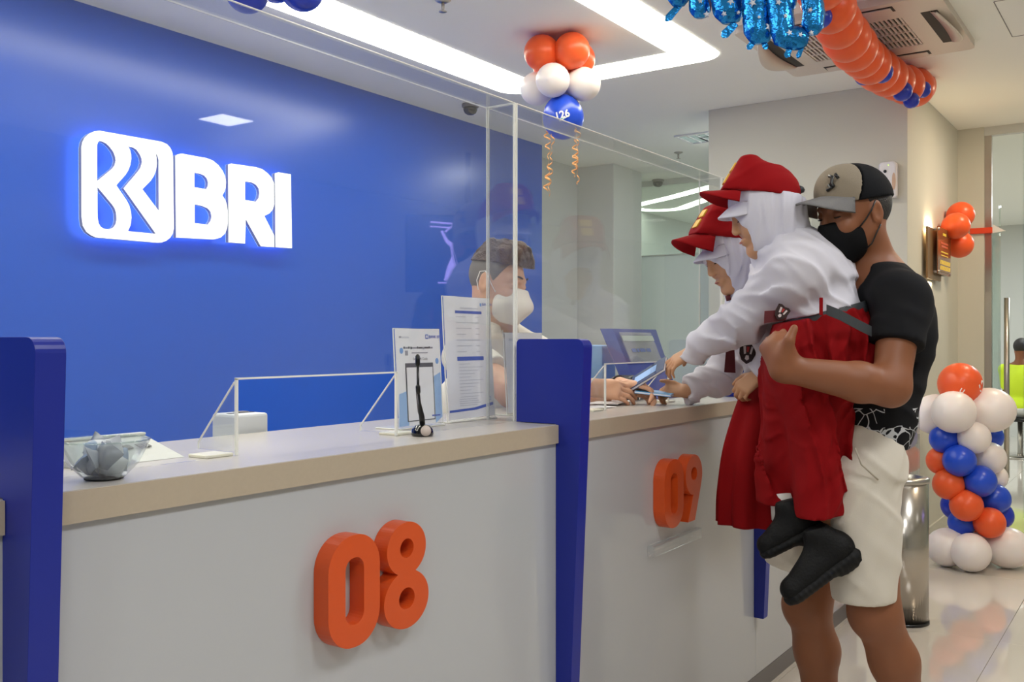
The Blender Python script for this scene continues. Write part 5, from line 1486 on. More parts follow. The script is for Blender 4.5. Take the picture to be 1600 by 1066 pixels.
    S.cap(H(0.100, 0, -0.022), H(0.105, 0, -0.055), 0.020, 0.018, 0.03); S.ell(H(0.072, 0, -0.098), (0.030, 0.034, 0.025), H.fr(), 0.03)
    S.keep(H(0.110, 0, -0.010), H.u * 1.0 + H.f * 0.10); S.keep(H(0.018, 0, -0.05), -H.f + H.u * 0.25)
    field_obj('face_mask', S, mat('black_mask', (14, 14, 16), 0.8, spec=0.15), T)
    for y in (1, -1):
        tube('ear_loop', [H(0.046, y * 0.060, -0.034), H(0.030, y * 0.070, -0.016), H(0.012, y * 0.077, 0.006), H(-0.004, y * 0.080, 0.030)], 0.0022, M_BLACK, T, 6)
        tube('ear_loop', [H(0.030, y * 0.056, -0.092), H(0.016, y * 0.066, -0.080), H(0.004, y * 0.075, -0.055), H(-0.010, y * 0.080, -0.034)], 0.0022, M_BLACK, T, 6)
        brow(H, T, y, 0.037); lashes(H, T, y)
    # cropped hair below the cap
    S = Field(*bbox_of([H(-0.13, 0.1, 0.1), H(-0.13, -0.1, -0.08), H(0.05, 0.1, 0.0), H(0.05, -0.1, 0.0)], 0.03), 0.0035)
    S.ell(H(-0.013, 0, 0.030), (0.100, 0.0775, 0.088), H.fr(), 0.01)
    S.keep(H(0.010, 0, 0.03), H.f + H.u * -0.3); S.keep(H(-0.05, 0, -0.04), -H.u - H.f * 0.35); S.keep(H(0, 0, 0.06), H.u)
    for y in (1, -1): S.ell(H(-0.002, y * 0.085, -0.004), (0.026, 0.03, 0.036), H.fr(), 0.003, 'c')
    field_obj('hair', S, M_HAIR, T)
    # cap
    cap_ = bpy.data.objects.new('cap', None); COL.objects.link(cap_); cap_.parent = T; cap_.location = H(0, 0, 0.08) - Vector(T.location)
    Hc = HeadFrame(H(0.0, 0, 0.042), dirv(-0.91, -0.06, -0.38), dirv(0.02, 1, 0.0), 1.0)
    def crown():
        S = Field(*bbox_of([Hc(0.13, 0.1, 0.12), Hc(-0.13, -0.1, -0.06), Hc(0.13, -0.1, -0.04), Hc(-0.13, 0.1, 0.12)], 0.02), 0.0035)
        S.ell(Hc(-0.010, 0, 0.0), (0.109, 0.086, 0.098), Hc.fr(), 0.02)
        S.ell(Hc(0.045, 0, 0.030), (0.055, 0.062, 0.058), Hc.fr(), 0.03)
        S.keep(Hc(0, 0, -0.004), -Hc.u - Hc.f * 0.12)
        return S
    S = crown(); S.keep(Hc(0.042, 0, 0), -Hc.f - Hc.u * 0.30)
    field_obj('front_panel', S, mat('tan_cap_cloth', (138, 126, 108), 0.8, bump=(700, 0.3)), cap_)
    S = crown(); S.keep(Hc(0.040, 0, 0), Hc.f + Hc.u * 0.30)
    field_obj('rear_panel', S, mat('black_cap_cloth', (14, 15, 19), 0.8, bump=(700, 0.2), spec=0.15), cap_)
    brim_mesh('brim', Hc, mat('grey_brim_cloth', (122, 120, 120), 0.8, bump=(700, 0.3)), cap_, 0.094, 0.178, 0.072, 0.012, 0.018, 0.032, 0.005)
    for k, pth in enumerate(([(0.095, 0.020, 0.060), (0.099, 0.036, 0.056), (0.098, 0.030, 0.040), (0.100, 0.040, 0.030)], [(0.100, 0.022, 0.036), (0.102, 0.034, 0.028), (0.104, 0.020, 0.022)], [(0.097, 0.044, 0.062), (0.094, 0.052, 0.050)])):
        tube('emblem', [Hc(*q) + Hc.l * 0.004 for q in pth], 0.0045, M_BLACK, cap_, 6)
    tube('strap', [Hc(-0.112, 0.03, 0.012), Hc(-0.122, 0.01, 0.004), Hc(-0.120, 0.008, -0.018)], 0.005, M_BLACK, cap_, 8)
    return T

# ------------------------------------------------------------------ school cap and veil, shared by both children
def school_cap(T, C, f, up, sc, side, drop=0.012):
    Hc = HeadFrame(C, f, up, sc)
    cap_ = bpy.data.objects.new('school_cap', None); COL.objects.link(cap_); cap_.parent = T; cap_.location = Hc(0, 0, 0.03) - Vector(T.location)
    S = Field(*bbox_of([Hc(x, y, z) for x in (-0.13, 0.13) for y in (-0.1, 0.1) for z in (-0.03, 0.13)], 0.02), 0.0035)
    S.ell(Hc(-0.010, 0, 0.005), (0.104 * sc, 0.086 * sc, 0.090 * sc), Hc.fr(), 0.02 * sc)
    S.cap(Hc(0.040, 0.03, 0.066), Hc(0.040, -0.03, 0.066), 0.036 * sc, 0.036 * sc, 0.04 * sc)      # stiff upright front
    S.cap(Hc(0.072, 0.03, 0.010), Hc(0.072, -0.03, 0.010), 0.030 * sc, 0.030 * sc, 0.03 * sc)
    S.ripple(folds(0.0035, 0.05 * sc, Hc.f * 0.4 + Hc.u, Hc.l + Hc.f, 0.6, 0.8))
    S.keep(Hc(0, 0, 0.0), -Hc.u); S.keep(Hc(0.097, 0, 0.02), Hc.f + Hc.u * 0.42)
    field_obj('crown', S, M_CAPRED, cap_)
    brim_mesh('peak', Hc, M_CAPRED, cap_, 0.094, 0.160, 0.080, 0.004, drop, 0.022, 0.005)
    # yellow crest on the front, seen edge on
    for a, b in ((0.020, 0.050), (0.056, 0.082)):
        P = []
        for y in (-0.018, 0.0, 0.018): P.append(Hc(0.0975 - 0.42 * ((a + b) / 2 - 0.02), y, (a + b) / 2))
        V, F = [], []
        n, l, u = frame_from(Hc.f + Hc.u * 0.42, Hc.u)
        obox('crest', P[1] + n * 0.001, l, u, n, (0.020 * sc, (b - a) / 2 * sc, 0.003), M_YELLOW, cap_, 0.0015)
    V = tube('back_strap', [Hc(-0.108, 0.02, 0.028), Hc(-0.116, 0.0, 0.030), Hc(-0.108, -0.02, 0.028)], 0.010 * sc, M_BELT, cap_, 8)
    return cap_
def veil(T, H, N, shs, torso_f, capC, capf):
    s = H.s
    S = Field(*bbox_of([H(0.12, 0, 0.1), H(-0.13, 0, 0.1), H(0, 0.11, 0), H(0, -0.11, 0), N] + [q for q in shs], 0.055), 0.0036)
    S.ell(H(-0.012, 0, 0.030), (0.108 * s, 0.086 * s, 0.098 * s), H.fr(), 0.02)
    S.ell(H(0.020, 0, -0.03), (0.076 * s, 0.073 * s, 0.094 * s), H.fr(), 0.03)
    S.cap(H(-0.035, 0, -0.01), N, 0.082 * s, 0.088 * s, 0.03)
    S.cap(H(0.03, 0, -0.09), N + torso_f * 0.02, 0.045 * s, 0.075 * s, 0.03)
    for q in shs: S.cap(N, N.lerp(q, 0.45), 0.075 * s, 0.05 * s, 0.03)
    S.ripple(folds(0.008, 0.026, H.f * 0.8 + H.u * 0.35, H.u * 0.9 - H.f * 0.4, 0.3, 0.8))
    S.ell(H(0.122, 0, -0.046), (0.088 * s, 0.058 * s, 0.072 * s), H.fr(), 0.006, 'c')
    cf, cl_, cu = frame_from(capf, ZV)
    S.keep(Vector(capC) + cu * 0.010, cu)
    v = field_obj('veil', S, M_HIJAB, T)
    brim_mesh('veil_peak', H, M_HIJAB, v, 0.086, 0.138, 0.076, 0.060, 0.022, 0.024, 0.004)
    return v
def face_bits(T, H):
    for y in (1, -1):
        brow(H, T, y, 0.034); lashes(H, T, y)
    tube('lips', [H(0.0975, 0.013, -0.0625), H(0.101, 0.004, -0.0600), H(0.101, -0.004, -0.0600), H(0.0975, -0.013, -0.0625)], [0.0012 * H.s, 0.0036 * H.s, 0.0036 * H.s, 0.0012 * H.s], M_LIP, T, 8)

def shoe(T, heel, toe, up, s, name='shoe'):
    """black trainer: upper, sole"""
    f, l, u = frame_from(Vector(toe) - Vector(heel), up)
    L = (Vector(toe) - Vector(heel)).length
    O = Vector(heel)
    P = lambda x, y, z: O + f * x + l * y + u * z
    S = Field(*bbox_of([P(-0.02, 0.06, -0.02), P(L + 0.02, -0.06, 0.11), P(-0.02, -0.06, 0.11), P(L + 0.02, 0.06, -0.02)], 0.02), 0.004)
    S.cap(P(0.03, 0, 0.035), P(L - 0.032, 0, 0.022), 0.036 * s, 0.030 * s, 0.02, l, 1.05)
    S.cap(P(0.035, 0, 0.03), P(0.055, 0, 0.085 * s), 0.034 * s, 0.032 * s, 0.02)
    S.cap(P(0.055, 0, 0.07 * s), P(L * 0.62, 0, 0.035), 0.028 * s, 0.026 * s, 0.02)
    S.keep(P(0, 0, 0.004), -u); S.keep(P(0.04, 0, 0.10 * s), u - f * 0.25)
    o = field_obj(name, S, M_SHOE, T)
    S = Field(*bbox_of([P(-0.02, 0.06, -0.03), P(L + 0.02, -0.06, 0.03), P(-0.02, -0.06, 0.03), P(L + 0.02, 0.06, -0.03)], 0.015), 0.004)
    S.cap(P(0.03, 0, 0.006), P(L - 0.034, 0, 0.006), 0.040 * s, 0.036 * s, 0.015, u, 0.5)
    S.cap(P(0.03, 0, 0.0), P(0.05, 0, 0.0), 0.040 * s, 0.038 * s, 0.01, u, 0.7)
    S.ripple(lambda X, Y, Z: 0.0022 * np.sin(((X - O.x) * f.x + (Y - O.y) * f.y + (Z - O.z) * f.z) * 420))
    field_obj('sole', S, M_SOLE, o)
    for k in range(4):
        x = L * 0.40 + k * 0.016
        tube('lace', [P(x, 0.016, 0.066 - 0.006 * k), P(x + 0.004, 0.0, 0.072 - 0.0065 * k), P(x + 0.008, -0.016, 0.066 - 0.006 * k)], 0.0022, M_BELT, o, 6)
    return o

# ------------------------------------------------------------------ nearer child
def child_near():
    base = pt(1270, 900, 2.52)
    T = thing('person', 'child in white veil and red cap carried in front, reaching out with a bank book', 'person', base)
    H = HeadFrame(pt(1195, 333, 2.58), dirv(-0.92, -0.35, 0.08), dirv(-0.3, 1, 0), 0.88)
    N, chest, pel = pt(1226, 396, 2.60), pt(1258, 432, 2.60), pt(1292, 520, 2.55)
    td = (pel - N).normalized(); tl = dirv(0.1, 0, -1); tf = tl.cross(td).normalized()
    if tf.dot(RV) > 0: tf = -tf
    bf = (tf, tl, td)
    shL, elL, wrL = pt(1246, 424, 2.49), pt(1163, 500, 2.67), pt(1084, 548, 2.86)
    shR, elR, wrR = pt(1232, 418, 2.72), pt(1238, 500, 2.72), pt(1200, 508, 2.74)
    knL, anL = pt(1270, 668, 2.50), pt(1300, 838, 2.50)
    knR, anR = pt(1228, 668, 2.62), pt(1246, 800, 2.60)
    lo, hi = bbox_of([H(0.13, 0, 0.13), H(-0.12, 0, 0.13), shL, shR, elL, elR, wrL, wrR, wrL + (wrL - elL).normalized() * 0.16, pel, knL, knR, anL, anR], 0.08)
    S = Field(lo, hi, 0.0036)
    add_head(S, H, ears=False, nose=0.9)
    S.cap(H(-0.02, 0, -0.05), N, 0.044, 0.05, 0.02)
    S.cap(N, chest, 0.07, 0.085, 0.04, tl, 1.25); S.cap(chest, pel, 0.085, 0.09, 0.04, tl, 1.2)
    for sh, el, wr in ((shL, elL, wrL), (shR, elR, wrR)):
        S.cap(N.lerp(sh, 0.4), sh, 0.05, 0.042, 0.03); S.cap(sh, el, 0.042, 0.034, 0.02); S.cap(el, wr, 0.034, 0.023, 0.02)
    for kn, an, oy in ((knL, anL, -0.05), (knR, anR, 0.05)):
        hp = pel - tl * oy
        S.cap(hp, kn, 0.068, 0.048, 0.03); S.cap(kn, an, 0.046, 0.030, 0.02)
        S.cap(an, an + dirv(-0.55, -0.75, -0.1) * 0.06, 0.028, 0.024, 0.02)
    add_hand(S, wrL, dirv(-0.80, -0.50, 0.42), dirv(-0.35, 0.80, -0.50), 0.74, (0.35, 0.55, 0.45), -1, 0.05, (0.55, 0.55, -0.6), 0.5, indexc=(0.18, 0.30, 0.3))
    add_hand(S, wrR, dirv(-0.8, 0.2, 0.2), dirv(0.2, 0.8, 0.4), 0.72, (0.6, 0.8, 0.5), 1)
    field_obj('body', S, M_SKIN_G, T)
    face_bits(T, H)
    # shirt
    lo, hi = bbox_of([shL, shR, elL, elR, wrL, wrR, N, pel], 0.13)
    S = Field(lo, hi, 0.0042)
    S.cap(N + td * 0.01, chest, 0.082, 0.105, 0.05, tl, 1.15); S.cap(chest, pel, 0.106, 0.112, 0.05, tl, 1.1)
    S.cap(N + td * 0.02, shL, 0.062, 0.062, 0.05); S.cap(N + td * 0.02, shR, 0.062, 0.062, 0.05)
    for sh, el, wr in ((shL, elL, wrL), (shR, elR, wrR)):
        S.cap(sh, el, 0.068, 0.058, 0.04); S.cap(el, wr, 0.058, 0.039, 0.03)
        S.cut_local(wr.lerp(el, 0.02), wr - el, wr + (wr - el).normalized() * 0.05, 0.06)
    arm = (wrL - shL).normalized()
    S.ripple(folds(0.011, 0.075, dirv(0.35, 0.9, 0), dirv(-0.8, 0.4, 0.4), 0.7, 0.7))
    S.ripple(folds(0.005, 0.038, dirv(0.75, 0.55, 0.1), dirv(-0.5, 0.8, 0.2), 2.1, 0.8))
    S.cut_local(pt(1288, 486, 2.55), -ZV + RV * 0.24, pt(1302, 545, 2.55), 0.20)
    field_obj('shirt', S, M_SHIRTW, T)
    veil(T, H, N, (shL, shR), tf, pt(1184, 306, 2.58), dirv(-0.975, 0.13, 0.10))
    school_cap(T, pt(1184, 306, 2.58), dirv(-0.975, 0.13, 0.10), ZV, 0.97, 1)
    # skirt gathered over both legs
    lo, hi = bbox_of([pel, knL, knR, anL, anR, pt(1230, 700, 2.5), pt(1300, 480, 2.5)], 0.15)
    S = Field(lo, hi, 0.0045)
    S.ell(pt(1288, 548, 2.53), (0.122, 0.118, 0.115), (RV, DV, ZV), 0.05)
    S.cap(pt(1292, 505, 2.55), pt(1288, 540, 2.54), 0.096, 0.11, 0.05, RV, 1.05)
    S.cap(pt(1270, 590, 2.50), pt(1276, 812, 2.47), 0.092, 0.055, 0.035); S.cap(pt(1238, 600, 2.57), pt(1224, 790, 2.60), 0.088, 0.052, 0.02)
    S.ripple(folds(0.026, 0.058, dirv(1, 0.12, 0.1), dirv(0.1, 1, 0), 0.9, 0.9))
    S.ripple(folds(0.006, 0.033, dirv(0.8, -0.5, 0.3), dirv(0.5, 0.8, 0), 2.2, 0.9))
    S.keep(pt(1290, 488, 2.55), ZV - RV * 0.24)
    a = pt(1276, 806, 2.47); S.cut_local(a, dirv(0.12, -1, 0), a - ZV * 0.05, 0.09)
    a = pt(1224, 786, 2.60); S.cut_local(a, -ZV, a - ZV * 0.05, 0.09)
    field_obj('skirt', S, M_RED, T)
    # belt with a loose end
    ac = pt(1291, 493, 2.55)
    r1 = (RV + ZV * 0.24).normalized() * 0.106; r2 = DV * 0.112
    nn = (ZV - RV * 0.24).normalized()
    skirt('belt', T, M_BELT, [(ac + nn * 0.017, r1, r2), (ac, r1 * 1.03, r2 * 1.03), (ac - nn * 0.017, r1, r2)], 5, 0.004, 0.004, 64)
    P = [pt(1292, 484, 2.365), pt(1312, 492, 2.35), pt(1338, 506, 2.36), pt(1362, 518, 2.38)]
    V, F = [], []
    for p in P: V += [p + ZV * 0.013, p - ZV * 0.013, p - ZV * 0.013 + DV * 0.003, p + ZV * 0.013 + DV * 0.003]
    for i in range(len(P) - 1):
        for q in range(4): F.append((i * 4 + q, i * 4 + (q + 1) % 4, i * 4 + 4 + (q + 1) % 4, i * 4 + 4 + q))
    F += [(0, 1, 2, 3), (15, 14, 13, 12)]
    meshobj('belt_end', V, F, M_BELT, T)
    obox('belt_loop', pt(1283, 479, 2.36), RV, DV, ZV, (0.004, 0.003, 0.022), M_RED, T, 0.001)
    # tie end and badge showing under the arm
    prism('tie', [[(-0.03, -0.014), (0.026, -0.006), (0.036, 0.022), (-0.028, 0.018)]], lambda a, b: pt(1212, 497, 2.45) + RV * a + ZV * b, DV, 0.003, M_MAROON, T)
    patch_shield('badge', T, pt(1221, 489, 2.442), -DV, dirv(0.5, 0.8, 0), 0.036, 0.040)
    # socks and shoes
    for an, d in ((anL, dirv(0.25, 1, 0)), (pt(1226, 800, 2.57), dirv(-0.1, 1, 0))):
        tube('sock', [an - d * 0.02, an + d * 0.02, an + d * 0.055], [0.036, 0.035, 0.037], mat('white_sock', (226, 224, 220), 0.8), T, 16)
    shoe(T, pt(1338, 862, 2.44), pt(1232, 944, 2.42), dirv(-0.40, 0.85, 0.1), 1.10)
    shoe(T, pt(1286, 822, 2.50), pt(1190, 872, 2.52), dirv(-0.25, 0.95, 0.1), 1.0)
    return T

# ------------------------------------------------------------------ farther child
def child_far():
    base = pt(1190, 830, 2.85)
    T = thing('person', 'child in white veil and red cap behind the nearer child, leaning on the worktop', 'person', base)
    H = HeadFrame(pt(1147, 398, 2.82), dirv(-0.88, -0.42, -0.2), dirv(-0.3, 1, 0), 0.88)
    N, chest, pel = pt(1182, 462, 2.86), pt(1200, 505, 2.88), pt(1222, 606, 2.86)
    td = (pel - N).normalized(); tl = dirv(0.1, 0, -1); tf = tl.cross(td).normalized()
    if tf.dot(RV) > 0: tf = -tf
    shL, elL, wrL = pt(1196, 492, 2.74), pt(1222, 568, 2.72), pt(1188, 586, 2.74)
    shR, elR, wrR = pt(1172, 488, 2.98), pt(1128, 586, 3.00), pt(1074, 611, 2.98)
    lo, hi = bbox_of([H(0.13, 0, 0.13), H(-0.12, 0, 0.13), shL, shR, elL, elR, wrL, wrR, wrR + (wrR - elR).normalized() * 0.14, pel, pt(1230, 720, 3.1), pt(1250, 780, 3.2)], 0.08)
    S = Field(lo, hi, 0.0036)
    add_head(S, H, ears=False, nose=0.9)
    S.cap(H(-0.02, 0, -0.05), N, 0.044, 0.05, 0.02)
    S.cap(N, chest, 0.07, 0.08, 0.04, tl, 1.2); S.cap(chest, pel, 0.08, 0.085, 0.04, tl, 1.15)
    for sh, el, wr in ((shL, elL, wrL), (shR, elR, wrR)):
        S.cap(N.lerp(sh, 0.4), sh, 0.05, 0.042, 0.03); S.cap(sh, el, 0.042, 0.034, 0.02); S.cap(el, wr, 0.034, 0.023, 0.02)
    for q in (-1, 1):      # legs folded back at the man's far side
        hp = pel + tl * 0.05 * q; kn = pt(1225, 690, 3.0) + tl * 0.05 * q; an = pt(1262, 700, 3.15) + tl * 0.05 * q
        S.cap(hp, kn, 0.066, 0.046, 0.03); S.cap(kn, an, 0.045, 0.030, 0.02)
    add_hand(S, wrR, dirv(-0.95, 0.0, 0.2), dirv(-0.1, 0.75, -0.65), 0.70, (0.75, 0.85, 0.5), -1, 0.02, (0.75, 0.35, 0.30), 0.4)
    add_hand(S, wrL, dirv(-0.70, -0.55, 0.1), dirv(-0.45, 0.45, -0.75), 0.72, (0.75, 0.9, 0.5), -1, 0.05, (0.6, 0.6, -0.3), 0.5)
    field_obj('body', S, M_SKIN_G, T)
    face_bits(T, H)
    lo, hi = bbox_of([shL, shR, elL, elR, wrL, wrR, N, pel], 0.12)
    S = Field(lo, hi, 0.0042)
    S.cap(N + td * 0.01, chest, 0.078, 0.098, 0.05, tl, 1.1); S.cap(chest, pel, 0.10, 0.10, 0.05, tl, 1.05)
    for sh, el, wr, r in ((shL, elL, wrL, 0.9), (shR, elR, wrR, 1.0)):
        S.cap(N + td * 0.02, sh, 0.058, 0.056, 0.05)
        S.cap(sh, el, 0.060 * r, 0.054 * r, 0.03); S.cap(el, wr, 0.054 * r, 0.038, 0.03)
        S.cut_local(wr, wr - el, wr + (wr - el).normalized() * 0.05, 0.06)
    S.ripple(folds(0.010, 0.065, dirv(0.4, 0.9, 0), dirv(-0.8, 0.4, 0.2), 1.7, 0.8))
    S.ripple(folds(0.005, 0.034, dirv(0.8, 0.5, 0.1), dirv(-0.5, 0.8, 0.2), 0.4, 0.8))
    S.keep(Vector((0, 0, 1.0505)), -ZV) if False else None
    field_obj('shirt', S, M_SHIRTW, T)
    veil(T, H, N, (shL, shR), tf, pt(1131, 376, 2.82), dirv(-0.965, 0.16, -0.15))
    school_cap(T, pt(1131, 376, 2.82), dirv(-0.965, 0.16, -0.15), ZV, 0.97, 1, 0.030)
    # pleated skirt hanging down
    R_ = RV; D_ = DV
    skirt('skirt', T, M_RED, [(pt(1216, 585, 2.84), R_ * 0.085, D_ * 0.085), (pt(1206, 630, 2.83), R_ * 0.105, D_ * 0.10), (pt(1190, 700, 2.80), R_ * 0.112, D_ * 0.10), (pt(1184, 770, 2.79), R_ * 0.112, D_ * 0.10), (pt(1184, 818, 2.79), R_ * 0.108, D_ * 0.10)], 8, 0.03, 0.13, 144)
    # tie hanging free and badge on the shirt
    tp = pt(1141, 532, 2.86)
    prism('tie', [[(-0.010, 0.0), (0.012, 0.0), (0.016, -0.098), (-0.018, -0.096)]], lambda a, b: tp + RV * a + ZV * b + DV * (-0.0) , DV, 0.003, M_MAROON, T)
    tube('tie_knot', [pt(1137, 462, 2.80), pt(1139, 470, 2.80)], 0.008, M_MAROON, T, 8)
    patch_shield('badge', T, pt(1168, 552, 2.765), dirv(-0.2, 0, -1), dirv(0.12, 1, 0), 0.050, 0.064)
    return T

# ------------------------------------------------------------------ teller
def teller():
    base = Vector((2.62, 2.12, 0))
    T = thing('person', 'bank teller in a white face mask and cream polo shirt leaning towards the screen opening', 'person', base)
    H = HeadFrame(pt(777, 445, 3.20), dirv(0.80, -0.22, -0.45), dirv(0.12, 1, 0), 1.0)
    fb = dirv(0.78, 0, -0.62); lb = ZV.cross(fb); bf = (fb, lb, ZV)
    N = pt(770, 512, 3.26)
    shR, elR, wrR = pt(728, 558, 3.10), pt(800, 614, 2.80), pt(926, 606, 2.93)
    shL, elL, wrL = pt(836, 556, 3.42), pt(905, 628, 3.22), pt(968, 603, 3.03)
    chest = pt(778, 600, 3.30); waist = pt(770, 700, 3.40); pel = Vector((2.62, 2.14, 0.92))
    lo, hi = bbox_of([H(0.14, 0, 0.13), H(-0.12, 0, 0.13), shL, shR, elL, elR, wrL, wrR, wrR + RV * 0.17, pel, Vector((2.5, 2.25, 0.0)), Vector((2.75, 2.05, 0.0))], 0.10)
    lo[2] = 0.0
    S = Field(lo, hi, 0.0040)
    add_head(S, H)
    S.cap(H(-0.022, 0, -0.05), N, 0.055, 0.060, 0.03)
    S.ell(chest, (0.10, 0.16, 0.17), bf, 0.05); S.cap(chest, pel, 0.10, 0.10, 0.06, lb, 1.35)
    for sh, el, wr in ((shR, elR, wrR), (shL, elL, wrL)):
        S.cap(N, sh, 0.055, 0.052, 0.04); S.cap(sh, el, 0.052, 0.043, 0.03)
        mid = el.lerp(wr, 0.3); S.cap(el, mid, 0.043, 0.044, 0.02); S.cap(mid, wr, 0.043, 0.028, 0.02)
    for q in (-1, 1):
        hp = pel + lb * 0.09 * q - ZV * 0.03; kn = hp + ZV * -0.43; an = kn - ZV * 0.40; an.z = 0.08
        S.cap(hp, kn, 0.085, 0.06, 0.03); S.cap(kn, an, 0.058, 0.036, 0.03)
        S.cap(an - ZV * 0.045, an - ZV * 0.045 + fb * 0.16, 0.034, 0.03, 0.03)
    add_hand(S, wrR, dirv(0.93, -0.12, 0.18), dirv(-0.05, 0.62, -0.80), 0.92, (0.25, 0.45, 0.35), 1, 0.03, (0.80, 0.30, -0.05), 0.25, k=0.003)
    add_hand(S, wrL, dirv(0.85, -0.15, -0.35), dirv(0.2, 0.7, 0.6), 0.90, (0.5, 0.7, 0.5), -1, 0.03, (0.8, 0.3, -0.1), 0.3)
    field_obj('body', S, M_SKIN_T, T)
    # polo shirt
    slR, slL = shR.lerp(elR, 0.60), shL.lerp(elL, 0.60)
    S = Field(*bbox_of([shR, shL, slR, slL, N, pel], 0.13), 0.0048)
    S.ell(chest, (0.118, 0.178, 0.18), bf, 0.05); S.cap(chest, pel, 0.115, 0.115, 0.06, lb, 1.35)
    for sh, sl in ((shR, slR), (shL, slL)):
        S.cap(N - ZV * 0.01, sh, 0.062, 0.066, 0.05); S.cap(sh, sl, 0.068, 0.066, 0.03)
    S.ripple(folds(0.008, 0.09, dirv(0.5, 0.8, 0), dirv(0.8, -0.5, 0), 0.2))
    S.keep(pel - ZV * 0.02, -ZV)
    for sl, el in ((slR, elR), (slL, elL)): S.cut_local(sl, el - sl, sl + (el - sl).normalized() * 0.06, 0.11)
    S.cap(H(-0.01, 0, -0.07), N + ZV * 0.012, 0.062, 0.064, 0.004, op='c')
    S.ell(N + fb * 0.075 + ZV * 0.0, (0.05, 0.045, 0.065), bf, 0.004, 'c')
    M_POLO = mat('cream_polo', (232, 226, 212), 0.8, bump=(420, 0.06), sheen=0.15)
    shirt = field_obj('polo_shirt', S, M_POLO, T)
    # collar wings and lanyard
    for y, pts in ((-1, [(0, 0.0), (0.075, 0.012), (0.085, -0.055), (0.02, -0.05)]), (1, [(0, 0.0), (0.06, 0.02), (0.085, -0.045), (0.02, -0.05)])):
        o_ = N + lb * (0.062 * y) + ZV * 0.030
        d1 = (fb * 0.95 - lb * (0.55 * y)).normalized(); d2 = (ZV * 0.9 - lb * (0.35 * y)).normalized()
        prism('collar', [pts], lambda a, b, o_=o_, d1=d1, d2=d2: o_ + d1 * a + d2 * b, lb * -y, 0.004, M_POLO, shirt)
    for y in (-1, 1):
        tube('lanyard', [N + lb * (0.066 * y) + ZV * 0.02, N + fb * 0.085 + lb * (0.035 * y) - ZV * 0.03, chest + fb * 0.13 + lb * 0.01 * y - ZV * 0.02], 0.0045, M_BLACK, T, 8)
    # trousers
    S = Field(*bbox_of([pel + ZV * 0.06, pel - ZV * 0.9 + fb * 0.1, pel + lb * 0.2, pel - lb * 0.2], 0.09), 0.008)
    S.ell(pel - ZV * 0.03, (0.118, 0.17, 0.10), bf, 0.05)
    for q in (-1, 1):
        hp = pel + lb * 0.09 * q - ZV * 0.03; an = hp.copy(); an.z = 0.07
        S.cap(hp, an, 0.098, 0.066, 0.04)
    S.keep(Vector((0, 0, 0.05)), -ZV)
    field_obj('trousers', S, mat('dark_trousers', (34, 36, 48), 0.8), T)
    # mask
    S = Field(*bbox_of([H(0.16, 0, 0.02), H(0.0, 0.09, -0.13), H(0.0, -0.09, -0.13)], 0.02), 0.0032)
    S.ell(H(0.052, 0, -0.052), (0.066, 0.064, 0.066), H.fr(), 0.02)
    S.cap(H(0.104, 0, -0.008), H(0.130, 0, -0.050), 0.016, 0.014, 0.035); S.cap(H(0.130, 0, -0.050), H(0.085, 0, -0.108), 0.014, 0.022, 0.035)
    S.keep(H(0.110, 0, 0.004), H.u + H.f * 0.05); S.keep(H(0.022, 0, -0.05), -H.f + H.u * 0.15); S.keep(H(0.06, 0, -0.118), -H.u)
    mk = field_obj('face_mask', S, mat('white_mask', (228, 222, 212), 0.75), T)
    tube('fold_seam', [H(0.033, -0.062, -0.020), H(0.085, -0.048, -0.022), H(0.126, -0.012, -0.030)], 0.0012, mat('mask_seam', (198, 192, 182), 0.8), mk, 6)
    for y in (1, -1):
        tube('ear_loop', [H(0.036, y * 0.063, -0.024), H(0.015, y * 0.074, 0.004), H(-0.008, y * 0.083, 0.036), H(-0.026, y * 0.086, 0.030), H(-0.032, y * 0.083, 0.0), H(-0.02, y * 0.08, -0.03)], 0.0016, M_WHITE, T, 6)
        brow(H, T, y, 0.038); lashes(H, T, y)
    # shaved sides and swept top
    bx = bbox_of([H(x, y, z) for x in (-0.13, 0.13) for y in (-0.1, 0.1) for z in (-0.08, 0.16)], 0.01)
    S = Field(*bx, 0.0035)
    S.ell(H(-0.013, 0, 0.033), (0.0985, 0.0768, 0.090), H.fr(), 0.01)
    S.keep(H(0.036, 0, 0.03), H.f - H.u * 0.45); S.keep(H(-0.05, 0, -0.045), -H.u - H.f * 0.45)
    for y in (1, -1): S.ell(H(-0.004, y * 0.085, -0.004), (0.024, 0.03, 0.038), H.fr(), 0.003, 'c')
    field_obj('shaved_sides', S, M_SHAVE, T)
    S = Field(*bx, 0.0032)
    S.ell(H(-0.012, 0, 0.062), (0.094, 0.0745, 0.070), H.fr(), 0.02)
    S.cap(H(0.040, -0.045, 0.106), H(0.050, 0.045, 0.110), 0.030, 0.028, 0.03)
    S.cap(H(0.062, -0.020, 0.104), H(0.072, 0.045, 0.092), 0.018, 0.014, 0.02); S.cap(H(-0.03, -0.03, 0.122), H(0.04, 0.02, 0.130), 0.024, 0.022, 0.03)
    for q in range(7): S.cap(H(0.040 - 0.012 * (q % 3), -0.045 + 0.015 * q, 0.125), H(0.088 - 0.004 * (q % 2), -0.030 + 0.014 * q, 0.098 - 0.004 * q), 0.010, 0.004, 0.008)
    S.ripple(folds(0.007, 0.020, H.l + H.u * 0.3, H.f, 0.5, 0.6))
    S.ripple(folds(0.004, 0.012, H.l * 0.8 + H.f * 0.4, H.f, 1.9, 0.6))
    S.keep(H(0.03, 0, 0.072), -H.u + H.f * 0.10)
    field_obj('hair', S, M_HAIRB, T)
    # bracelet watch
    w = wrL; d = (wrL - elL).normalized()
